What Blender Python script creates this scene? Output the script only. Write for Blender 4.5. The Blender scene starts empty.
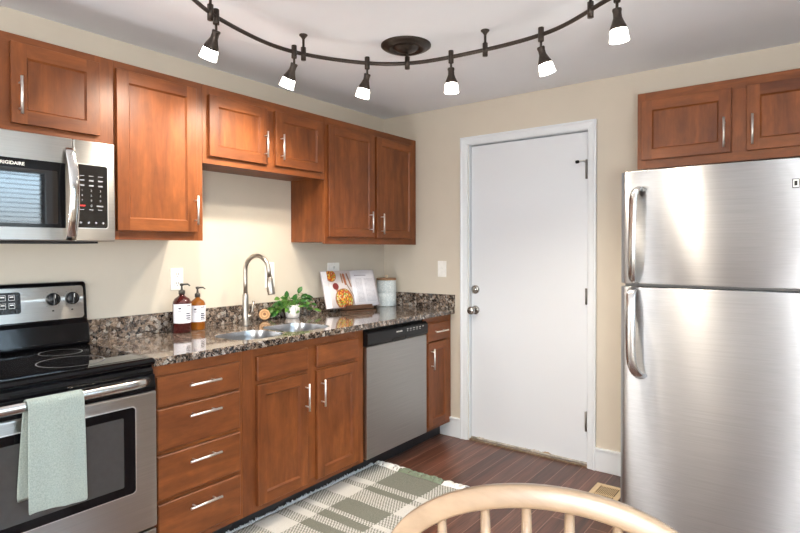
import bpy, bmesh, math, random
from mathutils import Vector, Matrix, noise
random.seed(4)
S = bpy.context.scene
COL = S.collection
PI = math.pi
# ------------------------------------------------------------------ camera
cam = bpy.data.cameras.new('camera'); co = bpy.data.objects.new('camera', cam); COL.objects.link(co)
CX, CY, CZ, YAW, PIT, ROL, FPX, SY = 2.7178, -3.3789, 1.3386, 0.6491, -0.0146, -0.0021, 553.94, -8.87
fw = Vector((-math.sin(YAW)*math.cos(PIT), math.cos(YAW)*math.cos(PIT), math.sin(PIT)))
rt = Vector((math.cos(YAW), math.sin(YAW), 0)); up = rt.cross(fw)
r2 = rt*math.cos(ROL)+up*math.sin(ROL); u2 = up*math.cos(ROL)-rt*math.sin(ROL)
M = Matrix(((r2.x, u2.x, -fw.x, CX), (r2.y, u2.y, -fw.y, CY), (r2.z, u2.z, -fw.z, CZ), (0, 0, 0, 1)))
co.matrix_world = M
cam.sensor_width = 36; cam.lens = FPX*36/800; cam.shift_y = SY/800; cam.clip_start = .02
S.camera = co
# ------------------------------------------------------------------ world, light, exposure
W = bpy.data.worlds.new('daylight'); S.world = W; W.use_nodes = True
wn = W.node_tree; wn.nodes.clear()
wo = wn.nodes.new('ShaderNodeOutputWorld'); wb = wn.nodes.new('ShaderNodeBackground')
wr = wn.nodes.new('ShaderNodeValToRGB'); wt = wn.nodes.new('ShaderNodeTexCoord'); ws = wn.nodes.new('ShaderNodeSeparateXYZ')
wn.links.new(wt.outputs['Generated'], ws.inputs[0]); wn.links.new(ws.outputs['Z'], wr.inputs[0])
wr.color_ramp.elements[0].position = 0.0; wr.color_ramp.elements[0].color = (.35, .33, .28, 1)
wr.color_ramp.elements[1].position = 0.10; wr.color_ramp.elements[1].color = (.62, .83, 1.0, 1)
wn.links.new(wr.outputs[0], wb.inputs[0]); wb.inputs[1].default_value = 8.0; wn.links.new(wb.outputs[0], wo.inputs[0])
S.view_settings.view_transform = 'Standard'; S.view_settings.look = 'None'
S.view_settings.gamma = 1; S.view_settings.use_curve_mapping = False
S.view_settings.exposure = 0.50

def area(name, loc, direction, sx, sy, power, color):
    l = bpy.data.lights.new(name, 'AREA'); l.shape = 'RECTANGLE'; l.size = sx; l.size_y = sy; l.energy = power; l.color = color
    o = bpy.data.objects.new(name, l); COL.objects.link(o); o.location = loc
    o.rotation_euler = Vector(direction).to_track_quat('-Z', 'Y').to_euler()
    return o
RX, FY, CH = 3.72, -6.4, 2.355       # right wall, front wall, ceiling height
area('front_wall_fill', (1.85, FY+.03, 1.60), (0, 1, .12), 3.2, 1.2, 7, (.93, .97, 1.0))  # added soft fill along the front wall, which has no window opening
area('side_window_daylight', (RX-.03, -4.6, 1.45), (-1, 0, .25), 1.9, 1.3, 34, (.88, .95, 1.0))
def point_fill(name, loc, power, r):       # added unseen point lights behind the camera that brighten the ceiling
    l = bpy.data.lights.new(name, 'POINT'); l.energy = power; l.color = (.96, .985, 1.0); l.shadow_soft_size = r
    o = bpy.data.objects.new(name, l); COL.objects.link(o); o.location = loc
point_fill('ceiling_fill_right', (3.15, -3.9, 1.20), 76, .16)
point_fill('ceiling_fill_left', (.50, -4.7, 1.20), 72, .14)
SPOT_W = 27
# ------------------------------------------------------------------ node helpers
def mat(name):
    m = bpy.data.materials.new(name); m.use_nodes = True
    nt = m.node_tree; b = nt.nodes['Principled BSDF']
    return m, nt, b
def N(nt, t, **k):
    n = nt.nodes.new(t)
    for a, v in k.items(): setattr(n, a, v)
    return n
def ramp(nt, stops, interp='LINEAR'):
    r = N(nt, 'ShaderNodeValToRGB'); r.color_ramp.interpolation = interp
    e = r.color_ramp.elements
    while len(e) < len(stops): e.new(.5)
    for i, (p, c) in enumerate(stops):
        e[i].position = p; e[i].color = (c[0], c[1], c[2], 1) if not isinstance(c, (int, float)) else (c, c, c, 1)
    return r
def mapping(nt, scale=(1, 1, 1), rot=(0, 0, 0), rnd=True, coord='Object'):
    t = N(nt, 'ShaderNodeTexCoord'); mp = N(nt, 'ShaderNodeMapping')
    mp.inputs['Scale'].default_value = scale; mp.inputs['Rotation'].default_value = rot
    if rnd:
        oi = N(nt, 'ShaderNodeObjectInfo'); ad = N(nt, 'ShaderNodeVectorMath', operation='ADD'); sc = N(nt, 'ShaderNodeMath', operation='MULTIPLY')
        sc.inputs[1].default_value = 13.0
        nt.links.new(oi.outputs['Random'], sc.inputs[0]); nt.links.new(t.outputs[coord], ad.inputs[0]); nt.links.new(sc.outputs[0], ad.inputs[1])
        nt.links.new(ad.outputs[0], mp.inputs[0])
    else: nt.links.new(t.outputs[coord], mp.inputs[0])
    return mp
def mixc(nt, fac, a, b, mode='MIX'):
    m = N(nt, 'ShaderNodeMix', data_type='RGBA', blend_type=mode)
    for i, v in ((0, fac), (6, a), (7, b)):
        if hasattr(v, 'is_linked'): nt.links.new(v, m.inputs[i])
        elif isinstance(v, (int, float)): m.inputs[i].default_value = v
        else: m.inputs[i].default_value = (v[0], v[1], v[2], 1)
    return m.outputs[2]
def noise_(nt, mp, scale, detail=3, rough=.5, dist=0):
    n = N(nt, 'ShaderNodeTexNoise'); n.inputs['Scale'].default_value = scale; n.inputs['Detail'].default_value = detail
    n.inputs['Roughness'].default_value = rough; n.inputs['Distortion'].default_value = dist
    nt.links.new(mp.outputs[0], n.inputs['Vector']); return n
def bump(nt, b, h, strength=.2, dist=.002):
    bm_ = N(nt, 'ShaderNodeBump'); bm_.inputs['Strength'].default_value = strength; bm_.inputs['Distance'].default_value = dist
    nt.links.new(h, bm_.inputs['Height']); nt.links.new(bm_.outputs[0], b.inputs['Normal'])
def hexc(h):
    v = [int(h[i:i+2], 16)/255 for i in (0, 2, 4)]
    return tuple((c/12.92 if c <= .04045 else ((c+.055)/1.055)**2.4) for c in v)
def plain(name, c, rough=.5, metal=0, spec=None, coat=0, nscale=40, namt=.06, bmp=0):
    m, nt, b = mat(name)
    if isinstance(c, str): c = hexc(c)
    mp = mapping(nt, rnd=False); n = noise_(nt, mp, nscale, 3)
    d = tuple(x*(1-namt) for x in c); l = tuple(min(1, x*(1+namt)) for x in c)
    r = ramp(nt, [(.3, d), (.7, l)]); nt.links.new(n.outputs[0], r.inputs[0]); nt.links.new(r.outputs[0], b.inputs['Base Color'])
    b.inputs['Roughness'].default_value = rough; b.inputs['Metallic'].default_value = metal
    if spec is not None: b.inputs['Specular IOR Level'].default_value = spec
    b.inputs['Coat Weight'].default_value = coat
    if bmp: bump(nt, b, n.outputs[0], bmp, .001)
    return m
def wood(name, c1, c2, axis, rough=.44, fine=1.0, coat=.08):
    m, nt, b = mat(name)
    s = [9, 9, 9]; s[axis] = 1.1
    mp = mapping(nt, tuple(s)); n1 = noise_(nt, mp, 1.0, 5, .62, 1.2)
    s2 = [130, 130, 130]; s2[axis] = 7
    mp2 = mapping(nt, tuple(s2)); n2 = noise_(nt, mp2, 1.0, 3, .6)
    r = ramp(nt, [(.28, c1), (.72, c2)]); nt.links.new(n1.outputs[0], r.inputs[0])
    r2_ = ramp(nt, [(.25, (.74, .70, .66)), (.7, (1, 1, 1))]); nt.links.new(n2.outputs[0], r2_.inputs[0])
    c = mixc(nt, .55*fine, r.outputs[0], r2_.outputs[0], 'MULTIPLY')
    s3 = [22, 22, 22]; s3[axis] = 9
    mp3 = mapping(nt, tuple(s3)); n3 = noise_(nt, mp3, 1.0, 3, .6, .5); r3_ = ramp(nt, [(.3, .72), (.68, 1.12)]); nt.links.new(n3.outputs[0], r3_.inputs[0]); c = mixc(nt, .8*fine, c, r3_.outputs[0], 'MULTIPLY')
    nt.links.new(c, b.inputs['Base Color']); b.inputs['Roughness'].default_value = rough
    b.inputs['Coat Weight'].default_value = coat; b.inputs['Coat Roughness'].default_value = .3; b.inputs['Specular IOR Level'].default_value = .35
    bump(nt, b, n2.outputs[0], .06, .001)
    return m
def steel(name, c=(.60, .60, .60), rough=.3, axis=1, aniso=.9, tang='Z'):
    m, nt, b = mat(name)
    s = [300, 300, 300]; s[axis] = 3
    mp = mapping(nt, tuple(s)); n = noise_(nt, mp, 1, 3)
    r = ramp(nt, [(.3, tuple(x*.93 for x in c)), (.7, tuple(min(1, x*1.05) for x in c))]); nt.links.new(n.outputs[0], r.inputs[0])
    nt.links.new(r.outputs[0], b.inputs['Base Color']); b.inputs['Metallic'].default_value = 1
    b.inputs['Roughness'].default_value = rough; b.inputs['Anisotropic'].default_value = aniso; b.inputs['Anisotropic Rotation'].default_value = .25
    tg = N(nt, 'ShaderNodeTangent', direction_type='RADIAL', axis=tang); nt.links.new(tg.outputs[0], b.inputs['Tangent'])
    bump(nt, b, n.outputs[0], .03, .0005)
    return m
def emis(name, c, st):
    m, nt, b = mat(name); b.inputs['Base Color'].default_value = (.9, .9, .88, 1)
    b.inputs['Emission Color'].default_value = (*c, 1); b.inputs['Emission Strength'].default_value = st; return m

CAB1, CAB2 = (.135, .036, .010), (.285, .088, .023)
WV = wood('cherry_stain_vertical', CAB1, CAB2, 2)
WHY = wood('cherry_stain_along_wall', CAB1, CAB2, 1)
WHX = wood('cherry_stain_across', CAB1, CAB2, 0)
M_nickel = plain('brushed_nickel', (.82, .81, .79), .42, 1, nscale=200)
M_hinge = plain('dull_steel_hinge', (.22, .21, .20), .4, .6)
M_dkn = plain('satin_nickel_lock', (.42, .41, .39), .25, 1)
M_chrome = plain('bright_chrome', (.75, .75, .74), .12, 1)
M_black = plain('black_enamel', (.004, .004, .005), .10, 0, spec=.3)
M_glassblk = plain('black_glass', (.006, .006, .007), .03, 0, spec=1.0)
M_glassblk.node_tree.nodes['Principled BSDF'].inputs['IOR'].default_value = 1.6
M_blkpl = plain('black_plastic', (.008, .008, .009), .25, spec=.3)
M_kick = plain('black_vinyl_kick', (.012, .013, .016), .4)
M_white = plain('white_gloss_trim', hexc('E0E5EA'), .35, nscale=6, namt=.02)
M_plate = plain('white_plastic', hexc('F0EEEA'), .3)
M_dark = plain('dark_slot', (.01, .01, .01), .6)
M_bronze = plain('dark_bronze', (.055, .043, .036), .38, .75, nscale=90, namt=.15)
M_steelY = steel('stainless_wallside', (.50, .49, .47), .30, 1)
M_hand = plain('satin_steel_handle', (.60, .60, .60), .25, 1)
M_steelX = steel('stainless_fridge', (.46, .46, .465), .40, 0, .97)
M_steelDW = steel('stainless_dishwasher', (.42, .41, .39), .40, 1)
M_sink = plain('satin_sink_steel', (.40, .40, .41), .28, 1, nscale=150)
M_glow = emis('lit_frosted_glass', (1.0, .93, .83), 15.0)
# wall paint
def paint(name, c, rough=.7, sc=5, amt=.02, bm_=.15):
    m, nt, b = mat(name); mp = mapping(nt, rnd=False)
    n = noise_(nt, mp, sc, 3); n2 = noise_(nt, mp, 260, 3)
    r = ramp(nt, [(.3, tuple(x*(1-amt) for x in c)), (.7, tuple(x*(1+amt) for x in c))]); nt.links.new(n.outputs[0], r.inputs[0])
    nt.links.new(r.outputs[0], b.inputs['Base Color']); b.inputs['Roughness'].default_value = rough
    bump(nt, b, n2.outputs[0], bm_, .0006); return m
M_wall = paint('greige_wall_paint', (.62, .56, .47))
M_ceil = paint('flat_ceiling_paint', (.87, .90, .95), .85, 2)
M_door = paint('door_white_paint', (.78, .78, .785), .4, 2.5, .015, .05)
# granite
def granite():
    m, nt, b = mat('brown_speckled_granite'); mp = mapping(nt, rnd=False)
    dn = noise_(nt, mp, 55, 2); ad = N(nt, 'ShaderNodeVectorMath', operation='MULTIPLY_ADD')
    nt.links.new(dn.outputs['Color'], ad.inputs[0]); ad.inputs[1].default_value = (.018, .018, .018); nt.links.new(mp.outputs[0], ad.inputs[2])
    v = N(nt, 'ShaderNodeTexVoronoi'); v.inputs['Scale'].default_value = 58; nt.links.new(ad.outputs[0], v.inputs['Vector'])
    sp = N(nt, 'ShaderNodeSeparateColor'); nt.links.new(v.outputs['Color'], sp.inputs[0])
    r = ramp(nt, [(0, (.012, .010, .010)), (.27, (.045, .034, .028)), (.40, (.13, .092, .066)), (.56, (.29, .215, .16)), (.70, (.14, .12, .105)), (.80, (.42, .385, .345)), (.91, (.02, .018, .02))], 'CONSTANT')
    nt.links.new(sp.outputs[0], r.inputs[0])
    v2 = N(nt, 'ShaderNodeTexVoronoi'); v2.inputs['Scale'].default_value = 190; nt.links.new(ad.outputs[0], v2.inputs['Vector'])
    sp2 = N(nt, 'ShaderNodeSeparateColor'); nt.links.new(v2.outputs['Color'], sp2.inputs[0])
    r2_ = ramp(nt, [(0, (.015, .013, .012)), (.4, (.25, .17, .12)), (.7, (.5, .42, .36)), (.86, (.03, .025, .025))], 'CONSTANT'); nt.links.new(sp2.outputs[0], r2_.inputs[0])
    c = mixc(nt, .38, r.outputs[0], r2_.outputs[0])
    nt.links.new(c, b.inputs['Base Color']); b.inputs['Roughness'].default_value = .09; b.inputs['Coat Weight'].default_value = .3
    b.inputs['Coat Roughness'].default_value = .04
    return m
M_gran = granite()
def floormat():
    m, nt, b = mat('dark_red_brown_laminate')
    mp = mapping(nt, (1, 1, 1), (0, 0, PI/2), rnd=False)
    br = N(nt, 'ShaderNodeTexBrick'); br.offset = .37; br.squash = 1
    br.inputs['Scale'].default_value = 1; br.inputs['Brick Width'].default_value = 1.15; br.inputs['Row Height'].default_value = .092
    br.inputs['Mortar Size'].default_value = .0022; br.inputs['Mortar Smooth'].default_value = .2; br.inputs['Bias'].default_value = 0
    br.inputs['Color1'].default_value = (0, 0, 0, 1); br.inputs['Color2'].default_value = (1, 1, 1, 1); br.inputs['Mortar'].default_value = (.5, .5, .5, 1)
    nt.links.new(mp.outputs[0], br.inputs['Vector'])
    rr = ramp(nt, [(0, (.065, .025, .016)), (.35, (.105, .040, .025)), (.7, (.13, .055, .036)), (1, (.088, .043, .033))]); nt.links.new(br.outputs['Color'], rr.inputs[0])
    m1 = mapping(nt, (26, 1.6, 1), rnd=False); n1 = noise_(nt, m1, 1, 4, .6, .8)
    m2 = mapping(nt, (160, 5, 1), rnd=False); n2 = noise_(nt, m2, 1, 3, .6)
    g1 = ramp(nt, [(.3, .45), (.7, 1.5)]); nt.links.new(n1.outputs[0], g1.inputs[0])
    g2 = ramp(nt, [(.3, .6), (.7, 1.3)]); nt.links.new(n2.outputs[0], g2.inputs[0])
    c = mixc(nt, 1, rr.outputs[0], g1.outputs[0], 'MULTIPLY'); c = mixc(nt, 1, c, g2.outputs[0], 'MULTIPLY')
    c = mixc(nt, br.outputs['Fac'], c, (.26, .145, .105))
    nt.links.new(c, b.inputs['Base Color']); b.inputs['Roughness'].default_value = .30
    bump(nt, b, n2.outputs[0], .08, .001); return m
M_floor = floormat()
# ------------------------------------------------------------------ mesh helpers
def locof(o):
    v = Vector((0, 0, 0))
    while o: v += o.location; o = o.parent
    return v
class MB:
    def __init__(s): s.bm = bmesh.new(); s.mi = 0
    def face(s, vs, mi=None, smooth=False):
        f = s.bm.faces.new([v if isinstance(v, bmesh.types.BMVert) else s.bm.verts.new(v) for v in vs])
        f.material_index = s.mi if mi is None else mi; f.smooth = smooth; return f
    def box(s, a, b, mi=None):
        x0, y0, z0 = [min(p, q) for p, q in zip(a, b)]; x1, y1, z1 = [max(p, q) for p, q in zip(a, b)]
        v = [s.bm.verts.new(p) for p in ((x0, y0, z0), (x1, y0, z0), (x1, y1, z0), (x0, y1, z0), (x0, y0, z1), (x1, y0, z1), (x1, y1, z1), (x0, y1, z1))]
        for q in ((3, 2, 1, 0), (4, 5, 6, 7), (0, 1, 5, 4), (1, 2, 6, 5), (2, 3, 7, 6), (3, 0, 4, 7)): s.face([v[i] for i in q], mi)
        return s
    def lathe(s, prof, c=(0, 0, 0), ax=(0, 0, 1), n=28, mi=None, smooth=True, caps=True):
        z = Vector(ax).normalized(); x = z.orthogonal().normalized(); y = z.cross(x); c = Vector(c)
        rings = []
        for r, h in prof:
            rings.append([s.bm.verts.new(c+z*h+(x*math.cos(t)+y*math.sin(t))*max(r, 1e-4)) for t in [2*PI*k/n for k in range(n)]])
        for a, b in zip(rings, rings[1:]):
            for k in range(n): s.face([a[k], a[(k+1) % n], b[(k+1) % n], b[k]], mi, smooth)
        if caps: s.face(rings[0][::-1], mi); s.face(rings[-1], mi)
        return s
    def tube(s, pts, r, n=14, mi=None, caps=True, flat=None, sq=1.0):
        P = [Vector(p) for p in pts]; R = r if isinstance(r, (list, tuple)) else [r]*len(P)
        T = [(P[min(i+1, len(P)-1)]-P[max(i-1, 0)]).normalized() for i in range(len(P))]
        nx = T[0].orthogonal().normalized() if flat is None else (Vector(flat[0])-T[0]*Vector(flat[0]).dot(T[0])).normalized()
        rings = []
        for i, p in enumerate(P):
            nx = (nx-T[i]*nx.dot(T[i])).normalized(); ny = T[i].cross(nx)
            k1, k2 = (1, 1) if flat is None else (flat[1], flat[2]); pw = lambda q: math.copysign(abs(q)**sq, q)
            rings.append([s.bm.verts.new(p+(nx*pw(math.cos(t))*k1+ny*pw(math.sin(t))*k2)*R[i]) for t in [2*PI*k/n for k in range(n)]])
        for a, b in zip(rings, rings[1:]):
            for k in range(n): s.face([a[k], a[(k+1) % n], b[(k+1) % n], b[k]], mi, True)
        if caps: s.face(rings[0][::-1], mi); s.face(rings[-1], mi)
        return s
    def prism(s, pts2, fn, h0, h1, mi=None, smooth=False):
        a = [s.bm.verts.new(fn(p[0], p[1], h0)) for p in pts2]; b = [s.bm.verts.new(fn(p[0], p[1], h1)) for p in pts2]
        n = len(a)
        for k in range(n): s.face([a[k], a[(k+1) % n], b[(k+1) % n], b[k]], mi, smooth)
        s.face(a[::-1], mi); s.face(b, mi); return s
    def build(s, name, m, parent=None, label=None, bevel=0, seg=2, local=False, kind=None, solid=0, subsurf=0):
        bmesh.ops.recalc_face_normals(s.bm, faces=s.bm.faces)
        if parent is not None and not local:
            bmesh.ops.translate(s.bm, verts=s.bm.verts, vec=-locof(parent))
        me = bpy.data.meshes.new(name); s.bm.to_mesh(me); s.bm.free()
        for x in (m if isinstance(m, (list, tuple)) else [m]): me.materials.append(x)
        o = bpy.data.objects.new(name, me); COL.objects.link(o)
        if parent is not None: o.parent = parent
        if label: o['label'] = label
        if kind: o['kind'] = kind
        if solid:
            q = o.modifiers.new('solid', 'SOLIDIFY'); q.thickness = solid; q.offset = 0
        if bevel:
            q = o.modifiers.new('bevel', 'BEVEL'); q.width = bevel; q.segments = seg; q.limit_method = 'ANGLE'; q.angle_limit = .7
        if subsurf:
            q = o.modifiers.new('sub', 'SUBSURF'); q.levels = subsurf; q.render_levels = subsurf
        return o
def parts(m_, name, m, parent):
    # every printed mark is a part of its own
    bm = m_.bm; bm.verts.ensure_lookup_table(); seen = set(); base = locof(parent)
    for v0 in list(bm.verts):
        if v0 in seen: continue
        st, comp = [v0], []
        seen.add(v0)
        while st:
            v = st.pop(); comp.append(v)
            for e in v.link_edges:
                o = e.other_vert(v)
                if o not in seen: seen.add(o); st.append(o)
        idx = {v: i for i, v in enumerate(comp)}; fs = {f for v in comp for f in v.link_faces}
        me = bpy.data.meshes.new(name); me.from_pydata([v.co-base for v in comp], [], [[idx[v] for v in f.verts] for f in fs]); me.materials.append(m)
        o = bpy.data.objects.new(name, me); COL.objects.link(o); o.parent = parent
    bm.free()
def box(name, a, b, m, parent=None, **k): return MB().box(a, b).build(name, m, parent, **k)
def tag(o, label, cat, group=None):
    o['label'] = label; o['category'] = cat
    if group: o['group'] = group
    return o
def thing(name, label, cat, loc=(0, 0, 0), rz=0, group=None):
    o = bpy.data.objects.new(name, None); COL.objects.link(o); o.location = loc; o.rotation_euler = (0, 0, rz); o.empty_display_size = .05
    return tag(o, label, cat, group)
def rrect(u0, v0, u1, v1, r, n=6):
    p = []
    for cx_, cy_, a0 in ((u1-r, v1-r, 0), (u0+r, v1-r, 90), (u0+r, v0+r, 180), (u1-r, v0+r, 270)):
        for k in range(n+1):
            a = math.radians(a0+90*k/n); p.append((cx_+r*math.cos(a), cy_+r*math.sin(a)))
    return p
def text(name, s, size, fn, m, parent, depth=.0006, align='CENTER', label=None, bold=0):
    """fn maps (u, v, w) to world; the letters become a mesh"""
    cu = bpy.data.curves.new(name, 'FONT'); cu.body = s; cu.size = size; cu.extrude = depth; cu.align_x = align; cu.align_y = 'CENTER'; cu.offset = bold
    cu.resolution_u = 3
    t = bpy.data.objects.new(name+'_src', cu); COL.objects.link(t)
    bpy.context.view_layer.update()
    dg = bpy.context.evaluated_depsgraph_get(); me = bpy.data.meshes.new_from_object(t.evaluated_get(dg))
    bpy.data.objects.remove(t); bpy.data.curves.remove(cu)
    base = locof(parent)
    for v in me.vertices: v.co = Vector(fn(v.co.x, v.co.y, v.co.z))-base
    me.materials.clear(); me.materials.append(m); me.name = name
    o = bpy.data.objects.new(name, me); COL.objects.link(o); o.parent = parent
    if label: o['label'] = label
    return o
def LW(x): return lambda u, v, w: (x+w, u, v)            # surface facing +x (left-wall run)
def BW(y): return lambda u, v, w: (u, y-w, v)            # surface facing -y (back wall)
# ================================================================== SETTING
def struct(o): o['kind'] = 'structure'; return o
struct(box('floor', (-.1, FY, -.06), (RX, .1, 0), M_floor))
struct(box('ceiling', (-.1, FY, CH), (RX, .12, CH+.08), M_ceil))
struct(box('wall_left', (-.12, FY, 0), (0, .12, CH), M_wall))
DX0, DX1, DZ = .757, 1.594, 2.070     # rough opening of the back door
w = MB(); w.box((0, 0, 0), (DX0, .12, CH)); w.box((DX1, 0, 0), (RX, .12, CH)); w.box((DX0, 0, DZ), (DX1, .12, CH)); struct(w.build('wall_back', M_wall))
# right wall with the blind-covered window that the microwave mirrors
WY0, WY1, WZ0, WZ1 = -3.0, -1.30, .95, 2.04
w = MB(); w.box((RX, FY, 0), (RX+.12, WY0, CH)); w.box((RX, WY1, 0), (RX+.12, .12, CH)); w.box((RX, WY0, 0), (RX+.12, WY1, WZ0)); w.box((RX, WY0, WZ1), (RX+.12, WY1, CH)); struct(w.build('wall_right', M_wall))
struct(box('wall_front', (-.12, FY-.12, 0), (RX+.12, FY, CH), M_wall))
M_pane, nt, b = mat('window_glass'); b.inputs['Transmission Weight'].default_value = 1; b.inputs['Roughness'].default_value = 0; b.inputs['IOR'].default_value = 1.02
w1 = MB(); t = .05
w1.box((RX-.015, WY0-.06, WZ0-.06), (RX+.10, WY0, WZ1+.06)); w1.box((RX-.015, WY1, WZ0-.06), (RX+.10, WY1+.06, WZ1+.06))
w1.box((RX-.015, WY0, WZ1), (RX+.10, WY1, WZ1+.06)); w1.box((RX-.015, WY0, WZ0-.06), (RX+.10, WY1, WZ0)); ym = (WY0+WY1)/2
w1.box((RX+.05, ym-.02, WZ0), (RX+.09, ym+.02, WZ1))
win = struct(w1.build('window_1', M_white))
box('window_pane', (RX+.065, WY0, WZ0), (RX+.069, WY1, WZ1), M_pane, win)
bl = MB()
for k in range(26):
    z = WZ0+.02+k*(WZ1-WZ0-.05)/25
    bl.face([(RX+.015, WY0+.01, z-.004), (RX+.045, WY0+.01, z+.006), (RX+.045, WY1-.01, z+.006), (RX+.015, WY1-.01, z-.004)])
tag(bl.build('window_blind', M_white, None, solid=.0015), 'white horizontal slat blind over the right wall window', 'blind')
# trims
M_base = M_white
def basebd(name, pts):
    o = MB()
    for a, b_ in pts:
        o.box(a, b_)
    return struct(o.build(name, M_base, bevel=.003))
basebd('baseboard_back', [((1.643, -.016, 0), (1.985, 0, .125)), ((1.643, -.022, .125), (1.985, 0, .14)), ((1.985, -.016, 0), (RX, 0, .125)), ((1.985, -.022, .125), (RX, 0, .14)), ((.525, -.016, 0), (.698, 0, .125)), ((.525, -.022, .125), (.698, 0, .14))])
# casing (trim_1)
c = MB()
def casing_leg(x0, x1, z0, z1): c.box((x0, -.014, z0), (x1, 0, z1))
xo0, xo1, xi0, xi1, zo, zi = .697, 1.643, .768, 1.590, 2.120, 2.050
for (yy, ins) in ((-.018, 0), ):
    # mitred profile: outer edge proud, thinner towards the door
    def leg(px, pz):  # rings of the mitred frame
        return [(px, -.001, pz)]
prof = [(0, 0), (0, .017), (.010, .019), (.018, .014), (.044, .011), (.052, .008), (.055, 0)]
path = lambda d: [(xo0+d, 0), (xo0+d, zo-d), (xo1-d, zo-d), (xo1-d, 0)]
for (d0, h0), (d1, h1) in zip(prof, prof[1:]):
    A, B = path(d0), path(d1)
    for k in range(3):
        c.face([(A[k][0], -h0, A[k][1]), (A[k+1][0], -h0, A[k+1][1]), (B[k+1][0], -h1, B[k+1][1]), (B[k][0], -h1, B[k][1])])
struct(c.build('trim_1', M_white))
c = MB()   # jamb lining and stop behind the slab
c.box((DX0, -.003, 0), (DX0+.004, .12, DZ)); c.box((DX1-.004, -.003, 0), (DX1, .12, DZ)); c.box((DX0, -.003, DZ-.006), (DX1, .12, DZ))
c.box((DX0+.004, .074, 0), (DX0+.02, .12, DZ-.006)); c.box((DX1-.02, .074, 0), (DX1-.004, .12, DZ-.006)); c.box((DX0+.004, .074, DZ-.03), (DX1-.004, .12, DZ-.006))
struct(c.build('trim_2', M_white))
struct(box('trim_3', (DX0+.001, .0, 0), (DX1-.002, .10, .009), plain('worn_threshold_wood', (.20, .14, .09), .5, nscale=30, namt=.4)))
# door slab with scuffed bottom edge
m, nt, b = mat('scuffed_white_door')
mp = mapping(nt, rnd=False); n = noise_(nt, mp, 14, 4, .7); sx = N(nt, 'ShaderNodeSeparateXYZ'); nt.links.new(mp.outputs[0], sx.inputs[0])
sm = N(nt, 'ShaderNodeMapRange'); sm.inputs[1].default_value = .012; sm.inputs[2].default_value = .06; sm.inputs[3].default_value = .30; sm.inputs[4].default_value = -.22
nt.links.new(sx.outputs['Z'], sm.inputs[0]); ad = N(nt, 'ShaderNodeMath', operation='ADD'); nt.links.new(n.outputs[0], ad.inputs[0]); nt.links.new(sm.outputs[0], ad.inputs[1])
r = ramp(nt, [(.70, (.71, .74, .785)), (.78, (.36, .24, .13))]); nt.links.new(ad.outputs[0], r.inputs[0]); nt.links.new(r.outputs[0], b.inputs['Base Color']); b.inputs['Roughness'].default_value = .38
n3 = noise_(nt, mp, 7, 2); bump(nt, b, n3.outputs[0], .15, .004)
door = struct(MB().box((DX0+.007, .028, .016), (DX1-.011, .070, DZ-.012)).build('door_1', m, bevel=.002))
def rose(name, z, knob):
    o = MB().lathe([(.0, 0), (.031, 0), (.031, .006), (.026, .012), (.020, .014), (0, .014)], (.796, .028, z), (0, -1, 0)).build(name, M_dkn, door)
    return o
r_ = rose('deadbolt', 1.058, False)
MB().lathe([(.017, 0), (.017, .008), (.015, .010), (0, .010)], (.796, .014, 1.058), (0, -1, 0)).box((.791, -.008, 1.044), (.801, .006, 1.072)).build('thumb_turn', M_dkn, r_)
r_ = rose('door_knob', .915, True)
MB().lathe([(.012, 0), (.011, .022), (.018, .030), (.027, .042), (.028, .054), (.023, .064), (.010, .067), (0, .067)], (.796, .016, .915), (0, -1, 0)).build('knob', M_dkn, r_)
box('latch_plate', (.7612, .004, .89), (.7630, .026, .94), M_nickel, door)
for z0, z1 in ((1.768, 1.885), (1.0, 1.098), (.22, .34)):
    h = MB().lathe([(.007, z0), (.007, z1)], (1.579, .006, 0), n=12)
    h.box((1.572, .018, z0+.003), (1.5855, .0275, z1-.003)); h.build('hinge', M_hinge, door)
h = MB().tube([(1.5815, .010, 1.872), (1.560, -.008, 1.880), (1.540, -.014, 1.874)], .005, 8)
h.lathe([(.008, 0), (.010, .006), (.010, .018), (.006, .022)], (1.540, -.014, 1.874), (-.9, -.35, -.15), n=12, mi=1).build('hinge_door_stop', [M_nickel, M_blkpl], door)
box('door_sweep', (DX0+.008, .020, .013), (DX1-.010, .029, .022), plain('aged_sweep', (.42, .38, .33), .5, nscale=25, namt=.5), door)
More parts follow.
